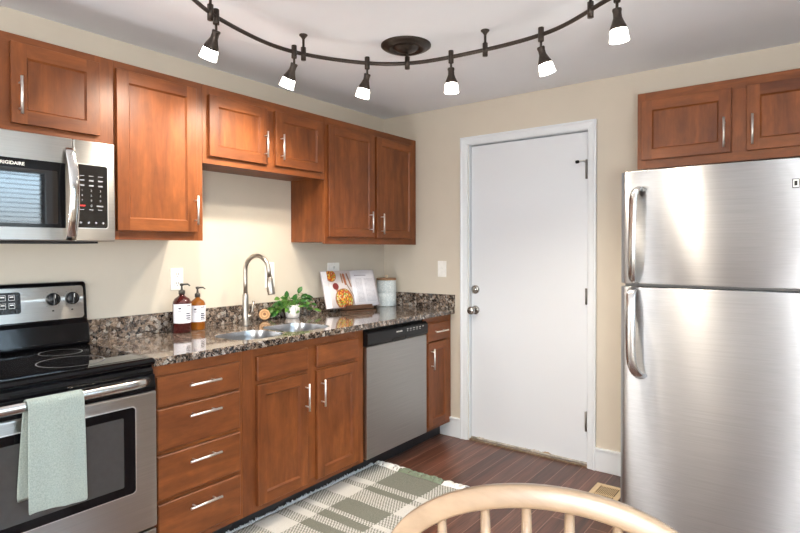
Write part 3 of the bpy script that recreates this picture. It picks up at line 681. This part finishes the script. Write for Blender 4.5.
for (x, y), d in heads:
    d = Vector(d).normalized()
    h = MB().lathe([(0, -.03), (.0115, -.03), (.0125, -.028), (.0125, .028), (.0115, .03), (0, .03)], (x, y, RZ), (0, 0, 1), 18)
    piv = Vector((x, y, 2.206)); K_ = .93
    h.tube([(x, y, RZ-.02), tuple(piv)], .0052, 10)
    h.lathe([(a*K_, b_*K_) for a, b_ in [(0, -.006), (.017, -.006), (.0185, .0), (.016, .010), (.0165, .028), (.023, .046), (.031, .064), (.0325, .074), (.0305, .074), (.0, .066)]], piv, d, 26)
    h = h.build('lamp_head', M_bronze, r)
    g = MB().lathe([(a*K_, b_*K_) for a, b_ in [(.0300, .072), (.0335, .084), (.0350, .106), (.0375, .119), (.0350, .1195), (.0325, .106), (.0300, .084), (.0280, .073)]], piv, d, 26, caps=False)
    g.build('glass_shade', M_glow, h)
    l = bpy.data.lights.new('spot_lamp', 'SPOT'); l.energy = SPOT_W; l.color = (1.0, .88, .72); l.spot_size = math.radians(125); l.spot_blend = .9; l.shadow_soft_size = .022
    lo = bpy.data.objects.new('spot_lamp', l); COL.objects.link(lo); lo.parent = r; p = piv+d*.118
    lo.location = p-locof(r); lo.rotation_euler = d.to_track_quat('-Z', 'Y').to_euler()
# ================================================================== WALL PLATES
def outlet(y, z, label, hw=.036):
    r = thing('wall_outlet', label, 'outlet', (0, y, z-.058), group=None)
    MB().prism(rrect(y-hw, z-.058, y+hw, z+.058, .005), LW(0.0005), 0, .005).build('cover_plate', M_plate, r, bevel=.0015)
    for dz in (-.024, .024):
        s = MB().prism(rrect(y-.017, z+dz-.0145, y+.017, z+dz+.0145, .010), LW(.0052), 0, .0025).build('socket', M_plate, r)
        m_ = MB(); m_.box((.0072, y-.008, z+dz-.003), (.0084, y-.0055, z+dz+.008)); m_.box((.0072, y+.0055, z+dz-.003), (.0084, y+.008, z+dz+.008)); m_.box((.0072, y-.0025, z+dz-.011), (.0084, y+.0025, z+dz-.007)); m_.build('slots', M_dark, s)
outlet(-1.757, 1.185, 'white wall outlet on the left wall behind the hand soap bottles')
outlet(-.572, 1.190, 'white wall outlet peeking out behind the open cookbook', .058)
r = thing('light_switch', 'white wall switch plate behind the faucet neck', 'switch', (0, -1.136, 1.10))
MB().prism(rrect(-1.172, 1.105, -1.100, 1.262, .005), LW(.0005), 0, .005).build('cover_plate', M_plate, r, bevel=.0015)
MB().box((.005, -1.141, 1.172), (.014, -1.131, 1.194)).build('toggle', M_plate, r)
r = thing('light_switch', 'white light switch plate on the back wall left of the door', 'switch', (.538, 0, 1.14))
MB().prism(rrect(.502, 1.140, .574, 1.256, .005), BW(-.0005), 0, .005).build('cover_plate', M_plate, r, bevel=.0015)
MB().box((.533, -.016, 1.188), (.543, -.005, 1.208)).build('toggle', M_plate, r)
# ================================================================== COUNTER ITEMS
CT = .9146
def glassy(name, c, rough=.08):
    m, nt, b = mat(name); mp = mapping(nt, rnd=False); n = noise_(nt, mp, 12, 2); r_ = ramp(nt, [(.3, tuple(x*.8 for x in c)), (.7, c)])
    nt.links.new(n.outputs[0], r_.inputs[0]); nt.links.new(r_.outputs[0], b.inputs['Base Color']); b.inputs['Roughness'].default_value = rough; b.inputs['Coat Weight'].default_value = .6
    b.inputs['Transmission Weight'].default_value = .35; return m
def bottle(name, label, x, y, R, H, col, liq, facing, sc):
    r = thing(name, label, 'bottle', (x, y, CT))
    o = MB(); sh = H
    o.lathe([(0, 0), (R*.92, 0), (R, .006), (R, sh*.86), (R*.97, sh*.93), (R*.80, sh*1.02), (R*.45, sh*1.09), (R*.30, sh*1.12), (R*.30, sh*1.17), (0, sh*1.17)], (x, y, CT), (0, 0, 1), 32)
    body = o.build('bottle_body', col, r)
    # wrap-round label
    lb = MB(); n = 20; z0, z1 = CT+.30*sh, CT+.87*sh; A = facing
    vs = [[lb.bm.verts.new((x+(R+.0008)*math.cos(A+t), y+(R+.0008)*math.sin(A+t), z)) for t in [(-1.25+2.5*k/n) for k in range(n+1)]] for z in (z0, z1)]
    for k in range(n): lb.face([vs[0][k], vs[0][k+1], vs[1][k+1], vs[1][k]], smooth=True)
    lab = lb.build('paper_label', M_paper, r)
    tx = MB()
    def strip(t0, t1, z, h):
        nn = 4
        for k in range(nn):
            a, c_ = A+t0+(t1-t0)*k/nn, A+t0+(t1-t0)*(k+1)/nn; rr = R+.0013
            tx.face([(x+rr*math.cos(a), y+rr*math.sin(a), z-h), (x+rr*math.cos(c_), y+rr*math.sin(c_), z-h), (x+rr*math.cos(c_), y+rr*math.sin(c_), z+h), (x+rr*math.cos(a), y+rr*math.sin(a), z+h)])
    hh = z1-z0
    for f_, a, b_, h in ((.90, .25, .80, .0022), (.50, .25, .75, .003), (.38, .25, .85, .003), (.26, .25, .80, .003), (.16, .25, .85, .002), (.78, -.55, -.25, .004), (.62, -.6, -.2, .0012)): strip(a, b_, z0+hh*f_, h)
    tx.build('label_print', M_ink, lab)
    pz = CT+sh*1.17
    p = MB().lathe([(0, -.002), (R*.36, -.002), (R*.36, .016), (.006, .020), (.0045, .040), (.009, .041), (.010, .052), (0, .054)], (x, y, pz), (0, 0, 1), 18)
    fx, fy = math.cos(facing+sc), math.sin(facing+sc)
    p.tube([(x, y, pz+.047), (x+fx*.030, y+fy*.030, pz+.049), (x+fx*.042, y+fy*.042, pz+.040)], [.005, .0045, .003], 8); p.build('pump', M_pump, r)
M_paper = plain('white_label_paper', hexc('E4E4EC'), .6); M_ink = plain('label_ink', (.05, .05, .08), .6); M_pump = plain('dark_bronze_pump', (.06, .055, .05), .3, .4)
fc = math.atan2(CY+1.75, CX-.1)
bottle('soap_bottle', 'larger dark red soap bottle with pump left of the amber one', .098, -1.787, .0455, .170, glassy('dark_red_bottle', (.085, .008, .008)), None, fc+.2, 1.1)
bottle('soap_bottle', 'smaller amber soap bottle with pump right of the red one', .075, -1.682, .0405, .150, glassy('amber_bottle', (.42, .13, .010)), None, fc+.1, 1.1)
# wood slice leaning on the backsplash
r = thing('wood_slice', 'round pale wood slice coaster leaning beside the potted plant', 'coaster', (.06, -1.225, CT))
M_slice, nt, b = mat('ringed_pale_wood'); tc = N(nt, 'ShaderNodeTexCoord'); ln = N(nt, 'ShaderNodeVectorMath', operation='LENGTH'); nt.links.new(tc.outputs['Object'], ln.inputs[0])
wv_ = N(nt, 'ShaderNodeMath', operation='MULTIPLY'); wv_.inputs[1].default_value = 480; nt.links.new(ln.outputs['Value'], wv_.inputs[0]); sn = N(nt, 'ShaderNodeMath', operation='SINE'); nt.links.new(wv_.outputs[0], sn.inputs[0])
r_ = ramp(nt, [(.2, (.36, .19, .08)), (.9, (.58, .36, .18))]); nt.links.new(sn.outputs[0], r_.inputs[0]); nt.links.new(r_.outputs[0], b.inputs['Base Color']); b.inputs['Roughness'].default_value = .6
s_ = MB(); dsl = Vector((.80, -.52, .28)).normalized()
s_.lathe([(.007, -.010), (.030, -.010), (.033, -.007), (.033, .007), (.030, .010), (.007, .010), (.007, -.010)], (0, 0, 0), dsl, 30, caps=False)
o = s_.build('slice', M_slice, r, local=True); o.location = (0, 0, .035)
s_ = MB().lathe([(.0069, -.004), (.0069, .008)], (0, 0, 0), dsl, 18); o2 = s_.build('knot', plain('dark_knot', (.20, .10, .05), .6), r, local=True); o2.location = (0, 0, .035)
# potted plant
r = thing('potted_plant', 'small trailing green plant in a white ceramic pot', 'plant', (.088, -1.028, CT))
PX, PY = .088, -1.028
M_pot = plain('white_glazed_pot', hexc('EDE9E6'), .3, coat=.3)
MB().lathe([(0, 0), (.034, 0), (.040, .004), (.046, .030), (.0465, .055), (.043, .078), (.040, .080), (.039, .072), (0, .070)], (PX, PY, CT), (0, 0, 1), 32).build('pot', M_pot, r)
box('soil', (PX-.022, PY-.022, CT+.062), (PX+.022, PY+.022, CT+.0745), plain('potting_soil', (.04, .025, .015), .9, bmp=.5), r)
M_leaf = plain('glossy_green_leaf', (.022, .115, .014), .35, nscale=25, namt=.45); M_leaf2 = plain('light_green_leaf', (.09, .22, .03), .4, nscale=25, namt=.4)
random.seed(11)
LN = [-0.2]
def leaf_mesh(base, dirv, L, Wd, droop, mat_i):
    m_ = MB(); d = Vector(dirv).normalized(); side = d.cross(Vector((.75, -.55, .75))).normalized(); upv = side.cross(d)
    prev = None
    for k in range(7):
        t = k/6; wdt = Wd*math.sin(PI*min(1, t*.93+.04))**.8*(1-.25*t); c_ = Vector(base)+d*L*t-Vector((0, 0, droop*L*t*t))
        c_.z = max(c_.z, CT+.008)
        q1, q2 = c_-side*wdt/2+upv*.12*wdt, c_+side*wdt/2+upv*.12*wdt; q1.z = max(q1.z, CT+.004); q2.z = max(q2.z, CT+.004); q1.x = max(q1.x, .026); q2.x = max(q2.x, .026)
        row = [m_.bm.verts.new(q1), m_.bm.verts.new(c_), m_.bm.verts.new(q2)]
        if prev:
            for j in range(2): m_.face([prev[j], prev[j+1], row[j+1], row[j]], smooth=True)
        prev = row
    return m_.build('leaf', M_leaf if mat_i else M_leaf2, r, solid=.0006)
stems = MB()
for k in range(50):
    a = random.uniform(0, 2*PI); rad = random.uniform(.02, .10); z = CT+random.uniform(.055, .135) if k > 20 else CT+random.uniform(.03, .085)
    if k < 22: rad = random.uniform(.09, .15)
    # elongated along the wall (y)
    px = PX+rad*math.cos(a)*.42; py = PY+rad*math.sin(a)*1.2+(.025 if math.sin(a) > 0 else 0)
    px = max(px, .035)
    stems.tube(smooth([(PX+.012*math.cos(a), PY+.012*math.sin(a), CT+.07), ((PX+px)/2, (PY+py)/2, max(z, CT+.09)+.014), (px, py, z)], 4), .0013, 6)
    dv = (max(math.cos(a)*.6+.25, -.1) if px < .06 else math.cos(a)*.7+.15, math.sin(a)*1.0, random.uniform(-.2, .6))
    leaf_mesh((px, py, z), dv, random.uniform(.040, .056), random.uniform(.024, .033), random.uniform(.1, .5), random.random() < .62)
for (dx, dy, dz, dv) in ((.01, -.055, .125, (.1, -.1, 1)), (.01, .04, .150, (.15, .5, 1)), (.0, .075, .115, (.1, .9, .7)), (.02, -.10, .095, (.3, -.8, .4)), (.01, .0, .105, (.3, .1, .8))):
    stems.tube(smooth([(PX, PY, CT+.07), (PX+dx*.5, PY+dy*.6, CT+dz*.85), (PX+dx, PY+dy, CT+dz)], 4), .0013, 6)
    leaf_mesh((PX+dx, PY+dy, CT+dz), dv, .055, .034, .15, True)
stems.build('stems', M_leaf2, r)
# canister
r = thing('canister', 'pale blue ceramic canister with a round wooden lid', 'canister', (.105, -.105, CT))
M_can, nt, b = mat('pale_blue_embossed_ceramic'); mp = mapping(nt, rnd=False); v = N(nt, 'ShaderNodeTexVoronoi'); v.inputs['Scale'].default_value = 95; nt.links.new(mp.outputs[0], v.inputs['Vector'])
r_ = ramp(nt, [(.15, hexc('F0F4F4')), (.5, hexc('CBD6D9'))]); nt.links.new(v.outputs['Distance'], r_.inputs[0]); nt.links.new(r_.outputs[0], b.inputs['Base Color']); b.inputs['Roughness'].default_value = .35; bump(nt, b, v.outputs['Distance'], .5, .003)
MB().lathe([(0, 0), (.070, 0), (.073, .004), (.073, .094), (.0715, .096), (.0715, .100), (.073, .102), (.073, .190), (.070, .194), (0, .194)], (.105, -.105, CT), (0, 0, 1), 40).build('jar', M_can, r)
ld = MB().lathe([(0, .1945), (.073, .1945), (.0745, .199), (.0745, .206), (.071, .210), (0, .210)], (.105, -.105, CT), (0, 0, 1), 40).build('lid', wood('lid_wood', (.30, .16, .08), (.45, .26, .14), 1, .5), r)
MB().lathe([(0, .208), (.010, .209), (.008, .215), (.013, .224), (.012, .231), (0, .234)], (.105, -.105, CT), (0, 0, 1), 20).build('knob', plain('pale_knob_wood', (.72, .58, .42), .5), ld)
# cookbook stand + cookbook, in their own rotated frame: x = outward normal, y = along the width
A_ = math.radians(-14); BL = (.185, -.527, CT)
st_ = thing('cookbook_stand', 'dark wooden cookbook stand holding the open cookbook', 'book stand', BL, A_)
M_walnut = wood('walnut_stand', (.055, .028, .016), (.17, .085, .048), 1, .4)
MB().box((-.045, -.115, .0), (.045, .125, .012)).build('foot', M_walnut, st_, local=True, bevel=.002)
MB().box((-.020, -.120, .020), (.026, .122, .030)).box((-.020, -.08, .012), (.0, .08, .020)).build('ledge', M_walnut, st_, local=True, bevel=.002)
MB().box((.014, -.105, .030), (.026, .110, .046)).build('front_lip', M_walnut, st_, local=True, bevel=.002)
lean = .33
def BK(y, s, d):   # y across, s up along the leaning page, d out of the page
    return (-.012-s*math.sin(lean)+d*math.cos(lean), y, .033+s*math.cos(lean)+d*math.sin(lean))
MB().prism([(-.09, .0), (.09, .0), (.07, .20), (-.07, .20)], lambda u, v, w: BK(u, v, w), -.020, -.012).build('back_board', M_walnut, st_, local=True)
bk_ = thing('cookbook', 'open cookbook with a food photo page and a recipe page', 'book', BL, A_)
M_cov = plain('cover_board', hexc('B9B2B8'), .6); M_pg = plain('page_block', hexc('F2EFF2'), .7)
MB().prism([(-.235, -.002), (.21, -.002), (.21, .262), (-.235, .262)], lambda u, v, w: BK(u, v, w), -.011, -.008).build('cover', M_cov, bk_, local=True)
def block(name, y0, y1, th0, th1, m):
    m_ = MB(); n = 14; top = []; bot = []
    for k in range(n+1):
        t = k/n; y = y0+(y1-y0)*t; d = -.0075+th0+(th1-th0)*t+.010*math.sin(PI*min(1, t*1.0))**.7*(1-.3*t)
        for L_, s in ((bot, .002), (top, .258)): L_.append((m_.bm.verts.new(BK(y, s, d)), m_.bm.verts.new(BK(y, s, -.0078))))
    for k in range(n):
        m_.face([bot[k][0], bot[k+1][0], top[k+1][0], top[k][0]], smooth=True); m_.face([bot[k][1], bot[k+1][1], bot[k+1][0], bot[k][0]]); m_.face([top[k][0], top[k+1][0], top[k+1][1], top[k][1]])
    m_.face([bot[n][0], bot[n][1], top[n][1], top[n][0]]); m_.face([bot[0][0], top[0][0], top[0][1], bot[0][1]])
    return m_.build(name, m, bk_, local=True)
def bkmat(kind):
    m, nt, b = mat(kind); tc = N(nt, 'ShaderNodeTexCoord'); b.inputs['Roughness'].default_value = .35
    gx = N(nt, 'ShaderNodeSeparateXYZ'); nt.links.new(tc.outputs['Object'], gx.inputs[0])
    Yc, Zc = gx.outputs['Y'], gx.outputs['Z']
    def mth(op, a, b_=None):
        n_ = N(nt, 'ShaderNodeMath', operation=op)
        for i, v_ in enumerate((a, b_)):
            if v_ is None: continue
            if isinstance(v_, (int, float)): n_.inputs[i].default_value = v_
            else: nt.links.new(v_, n_.inputs[i])
        return n_.outputs[0]
    def disc(cy, cz, R):
        dy = mth('SUBTRACT', Yc, cy); dz = mth('SUBTRACT', Zc, cz); d = mth('SQRT', mth('ADD', mth('MULTIPLY', dy, dy), mth('MULTIPLY', dz, dz))); return mth('LESS_THAN', d, R)
    def seg(y0, z0, y1, z1, hw):
        dx_, dz_ = y1-y0, z1-z0; L2 = dx_*dx_+dz_*dz_
        ay = mth('SUBTRACT', Yc, y0); az = mth('SUBTRACT', Zc, z0)
        t = N(nt, 'ShaderNodeClamp'); nt.links.new(mth('DIVIDE', mth('ADD', mth('MULTIPLY', ay, dx_), mth('MULTIPLY', az, dz_)), L2), t.inputs[0]); t = t.outputs[0]
        ey = mth('SUBTRACT', ay, mth('MULTIPLY', t, dx_)); ez = mth('SUBTRACT', az, mth('MULTIPLY', t, dz_))
        return mth('LESS_THAN', mth('SQRT', mth('ADD', mth('MULTIPLY', ey, ey), mth('MULTIPLY', ez, ez))), hw)
    if kind == 'photo_page_print':
        v = N(nt, 'ShaderNodeTexVoronoi'); v.inputs['Scale'].default_value = 95; nt.links.new(tc.outputs['Object'], v.inputs['Vector']); sp = N(nt, 'ShaderNodeSeparateColor'); nt.links.new(v.outputs['Color'], sp.inputs[0])
        food = ramp(nt, [(0, (.62, .10, .03)), (.25, (.85, .42, .05)), (.5, (.75, .65, .35)), (.68, (.30, .38, .05)), (.85, (.40, .08, .03))], 'CONSTANT'); nt.links.new(sp.outputs[0], food.inputs[0])
        c = (.72, .66, .66)
        c = mixc(nt, disc(-.165, .060, .0), c, (.6, .6, .6))
        for s_, col in ((seg(-.035, .255, -.01, .17, .006), (.36, .16, .09)), (seg(-.065, .25, -.055, .19, .010), (.50, .17, .08)), (seg(-.085, .255, -.08, .20, .006), (.42, .22, .12)), (seg(-.05, .19, .0, .10, .004), (.30, .20, .15)), (seg(-.140, .185, -.130, .13, .009), (.55, .25, .12))): c = mixc(nt, s_, c, col)
        c = mixc(nt, disc(-.140, .175, .023), c, (.22, .03, .03)); c = mixc(nt, disc(-.165, .245, .040), c, (.40, .20, .10)); c = mixc(nt, disc(-.165, .247, .035), c, food.outputs[0])
        c = mixc(nt, disc(-.085, .085, .074), c, (.36, .15, .08)); c = mixc(nt, disc(-.085, .088, .066), c, food.outputs[0])
    else:
        def band(coord, per, duty, off=0): return mth('LESS_THAN', mth('FRACT', mth('MULTIPLY', mth('ADD', coord, 10+off), 1/per)), duty)
        n_ = N(nt, 'ShaderNodeTexNoise'); n_.inputs['Scale'].default_value = 260; nt.links.new(tc.outputs['Object'], n_.inputs['Vector'])
        inside = mth('MULTIPLY', mth('GREATER_THAN', Zc, .06), mth('LESS_THAN', Zc, .225))
        cols = mth('MAXIMUM', mth('MULTIPLY', mth('GREATER_THAN', Yc, .030), mth('LESS_THAN', Yc, .082)), mth('MULTIPLY', mth('GREATER_THAN', Yc, .100), mth('LESS_THAN', Yc, .178)))
        ln_ = mth('MULTIPLY', mth('MULTIPLY', band(Zc, .0085, .45), inside), mth('MULTIPLY', cols, mth('GREATER_THAN', n_.outputs[0], .42)))
        c = mixc(nt, mth('MULTIPLY', ln_, .6), (.76, .75, .80), (.25, .25, .31))
        c = mixc(nt, seg(.03, .242, .12, .242, .003), c, (.35, .33, .38))
    nt.links.new(c, b.inputs['Base Color']); return m
block('photo_page', .0, -.190, .002, .010, bkmat('photo_page_print'))
block('recipe_page', .0, .195, .002, .010, bkmat('recipe_page_print'))
MB().prism([(-.230, .0), (-.191, .0), (-.191, .256), (-.230, .256)], lambda u, v, w: BK(u, v, w), -.0077, .0).build('page_stack', M_pg, bk_, local=True)
# ================================================================== RUG
def rugmat():
    m, nt, b = mat('plaid_woven_rug'); tc = N(nt, 'ShaderNodeTexCoord'); gx = N(nt, 'ShaderNodeSeparateXYZ')
    dn = N(nt, 'ShaderNodeTexNoise'); dn.inputs['Scale'].default_value = 25; nt.links.new(tc.outputs['Object'], dn.inputs['Vector'])
    ad = N(nt, 'ShaderNodeVectorMath', operation='MULTIPLY_ADD'); nt.links.new(dn.outputs['Color'], ad.inputs[0]); ad.inputs[1].default_value = (.006, .006, 0); nt.links.new(tc.outputs['Object'], ad.inputs[2])
    nt.links.new(ad.outputs[0], gx.inputs[0])
    # weft bands along the length (object y 0..1.2 from the far end), warp bands over the width
    def bands(sock, length, stops):
        d = N(nt, 'ShaderNodeMath', operation='DIVIDE'); nt.links.new(sock, d.inputs[0]); d.inputs[1].default_value = length
        r = ramp(nt, [(p/length, c) for p, c in stops], 'CONSTANT'); nt.links.new(d.outputs[0], r.inputs[0]); return r.outputs[0]
    neg = N(nt, 'ShaderNodeMath', operation='MULTIPLY'); neg.inputs[1].default_value = -1; nt.links.new(gx.outputs['Y'], neg.inputs[0])
    weft = bands(neg.outputs[0], 1.3, [(0, 1), (.200, 0), (.250, 1), (.300, 0), (.435, 1), (.565, 0), (.600, 1), (.665, 0), (.715, 1), (.780, 0), (.915, 1), (1.045, 0), (1.1, 1), (1.15, 0)])
    warp = bands(gx.outputs['X'], .63, [(0, 0), (.185, 1), (.492, 0)])
    # over-under micro pattern
    def tri(sock, f):
        a = N(nt, 'ShaderNodeMath', operation='MULTIPLY'); a.inputs[1].default_value = f; nt.links.new(sock, a.inputs[0]); f_ = N(nt, 'ShaderNodeMath', operation='FRACT'); nt.links.new(a.outputs[0], f_.inputs[0]); return f_.outputs[0]
    ck_ = N(nt, 'ShaderNodeTexChecker'); ck_.inputs['Scale'].default_value = 120; ck_.inputs[1].default_value = (0, 0, 0, 1); ck_.inputs[2].default_value = (1, 1, 1, 1)
    mp = N(nt, 'ShaderNodeMapping'); mp.inputs['Scale'].default_value = (1, .62, .001); nt.links.new(ad.outputs[0], mp.inputs[0]); nt.links.new(mp.outputs[0], ck_.inputs[0])
    sel = mixc(nt, ck_.outputs['Fac'], weft, warp)
    n2 = N(nt, 'ShaderNodeTexNoise'); n2.inputs['Scale'].default_value = 300; nt.links.new(tc.outputs['Object'], n2.inputs['Vector'])
    wh = mixc(nt, n2.outputs[0], (.38, .37, .345), (.72, .70, .66)); gr = mixc(nt, n2.outputs[0], (.055, .058, .045), (.27, .272, .225))
    c = mixc(nt, sel, wh, gr); nt.links.new(c, b.inputs['Base Color']); b.inputs['Roughness'].default_value = .95
    bump(nt, b, ck_.outputs['Fac'], .5, .002); return m
RUGO = (.530, -.765, .0)
r = thing('rug', 'grey green and white plaid woven rug on the dark floor', 'rug', RUGO)
m_ = MB(); nx_, ny_ = 26, 60; G = []
for j in range(ny_+1):
    row = []
    for i in range(nx_+1):
        X_, Y_ = .63*i/nx_, -1.25*j/ny_
        z = .010+.004*noise.noise(Vector((X_*9, Y_*9, 0)))
        if i == 0: X_ += .006*noise.noise(Vector((0, Y_*30, 4)))
        row.append(m_.bm.verts.new((X_, Y_, z)))
    G.append(row)
for j in range(ny_):
    for i in range(nx_): m_.face([G[j][i], G[j][i+1], G[j+1][i+1], G[j+1][i]], smooth=True)
m_.build('woven_field', rugmat(), r, local=True, solid=.008)
M_frw = plain('white_fringe_yarn', (.80, .79, .76), .9); M_frg = plain('green_fringe_yarn', (.20, .24, .17), .9); M_frb = plain('bluish_white_yarn', (.50, .53, .57), .9)
random.seed(3)
def fringe(name, m, x0, x1, n):
    f = MB()
    for k in range(n):
        x = x0+(x1-x0)*(k+.5)/n; L_ = random.uniform(.045, .080); j = random.uniform(-.018, .018)
        f.tube(smooth([(x, -.004, .009), (x+j*.4, L_*.45, .018+random.uniform(0, .010)), (x+j, L_, .006)], 3), random.uniform(.0036, .0052), 6)
    f.build(name, m, r, local=True)
fringe('fringe', M_frw, 0, .185, 22); fringe('fringe', M_frg, .185, .492, 40); fringe('fringe', M_frw, .492, .63, 18)
f = MB()
for k in range(110):
    y = -.01-1.23*k/110; L_ = random.uniform(.004, .016)
    f.tube(smooth([(.004, y, .008), (-L_*.3, y-.005, .016+random.uniform(0, .012)), (-L_*.6, y+random.uniform(-.008, .008), .008)], 3), random.uniform(.0040, .0062), 6)
f.build('selvedge_loops', M_frb, r, local=True)
# ================================================================== FLOOR REGISTER
r = thing('floor_register', 'tan metal floor vent register beside the refrigerator', 'floor vent', (1.80, -.31, 0))
M_reg = plain('tan_enamel', (.62, .47, .28), .4)
VX0, VX1, VY0, VY1 = 1.713, 1.872, -.47, -.19
f = MB(); b_ = .028
f.box((VX0, VY0, .0005), (VX0+b_, VY1, .006)); f.box((VX1-b_, VY0, .0005), (VX1, VY1, .006)); f.box((VX0+b_, VY1-b_, .0005), (VX1-b_, VY1, .006)); f.box((VX0+b_, VY0, .0005), (VX1-b_, VY0+b_, .006)); f.build('frame', M_reg, r, bevel=.0015)
box('duct_plate', (VX0+b_, VY0+b_, .0005), (VX1-b_, VY1-b_, .0012), plain('duct_dark_tan', (.14, .10, .06), .6), r)
f = MB(); k = VX0+b_+.006
while k < VX1-b_-.004:
    f.box((k, VY0+b_, .0012), (k+.0035, VY1-b_, .0045)); k += .0085
f.box((VX0+b_, (VY0+VY1)/2-.004, .0012), (VX1-b_, (VY0+VY1)/2+.004, .005)); f.build('louvers', M_reg, r)
# ================================================================== CHAIR (bow-back, foreground)
CPOS = Vector((2.363, -2.520, 0)); CYAW = .382; CL = .242
ux = Vector((math.cos(CYAW), math.sin(CYAW), 0)); ny = Vector((-math.sin(CYAW), math.cos(CYAW), 0))
dn_ = Vector((0, 0, -1))*math.cos(CL)-ny*math.sin(CL); BT = Vector((CPOS.x, CPOS.y, .951))
def BP(s, d, o=0): return BT+ux*s+dn_*d+ux.cross(dn_)*o
seatc = BP(0, .50)-ny*.19; seatc.z = 0
r = thing('dining_chair', 'pale natural wood bow-back dining chair in the foreground', 'chair', (seatc.x, seatc.y, 0))
M_oak = wood('pale_beech', (.27, .18, .112), (.37, .26, .168), 0, .32, .5, .3)
def bow_s(t):      # centre line of the bow, t -1..1
    a, b_ = .250, .132
    if abs(t) <= .6:
        th = PI/2-t/.6*PI/2; return a*math.cos(th), .016+b_*(1-math.sin(th))
    q = (abs(t)-.6)/.4; return math.copysign(a-.055*q**1.4, t), .016+b_+q*.375
pts = [BP(*bow_s(-1+2*k/80)) for k in range(81)]
MB().tube(pts, .0185, 24, flat=(tuple(ux.cross(dn_)), .80, 1.0), sq=.45).build('bow', M_oak, r)
for s in (-.170, -.0975, -.030, .038, .119-.008):
    b_ = .132; d = .016+b_*(1-math.sqrt(max(0, 1-(s/.25)**2)))
    bs = s*.72; end = .512
    pp = [BP(s+(bs-s)*q, d+.006+(end-d)*q) for q in [k/10 for k in range(11)]]
    MB().tube(pp, [.0075+.0035*math.sin(PI*k/10) for k in range(11)], 12).build('spindle', M_oak, r)
# seat and legs (below the frame of the photograph)
m_ = MB(); sz = .44; n = 36; lay = []
for (k_, z) in ((.90, sz-.032), (.99, sz-.022), (1.0, sz-.008), (.985, sz), (.80, sz-.004), (.4, sz-.010), (.02, sz-.010)):
    ring_ = []
    for i in range(n):
        t = 2*PI*i/n; u, v_ = math.cos(t), math.sin(t)
        rr = 1/((abs(u)**2.8+abs(v_)**2.8)**(1/2.8)); ring_.append(m_.bm.verts.new(seatc+ux*(u*rr*.225*k_)+ny*(v_*rr*.215*k_)+Vector((0, 0, z))))
    lay.append(ring_)
for A, B in zip(lay, lay[1:]):
    for i in range(n): m_.face([A[i], A[(i+1) % n], B[(i+1) % n], B[i]], smooth=True)
m_.face(lay[0][::-1]); m_.face(lay[-1]); m_.build('seat', M_oak, r)
for a in (-1, 1):
    for c_ in (-1, 1):
        top_ = seatc+ux*(a*.15)+ny*(c_*.14)+Vector((0, 0, sz-.026)); bot_ = seatc+ux*(a*.205)+ny*(c_*.20)
        MB().tube([top_+(bot_-top_)*q for q in (0, .15, .4, .55, .8, 1)], [.014, .016, .021, .019, .015, .012], 12).build('leg', M_oak, r)
    p0 = seatc+ux*(a*.178)+ny*(-.165)+Vector((0, 0, .20)); p1 = seatc+ux*(a*.178)+ny*(.165)+Vector((0, 0, .20))
    MB().tube([p0, (p0+p1)/2, p1], [.009, .013, .009], 10).build('stretcher', M_oak, r)
p0 = seatc-ux*.178+Vector((0, 0, .20)); p1 = seatc+ux*.178+Vector((0, 0, .20)); MB().tube([p0, (p0+p1)/2, p1], [.009, .012, .009], 10).build('stretcher', M_oak, r)

# repeats share a group phrase
for nm, g in (('wall_cabinet', 'wood wall cabinets'), ('base_cabinet', 'wood base cabinets under the counter'), ('soap_bottle', 'pump soap bottles beside the sink'), ('wall_outlet', 'white wall outlets above the counter'), ('light_switch', 'white wall switch plates')):
    for o in bpy.data.objects:
        if o.parent is None and o.name.split('.')[0] == nm: o['group'] = g
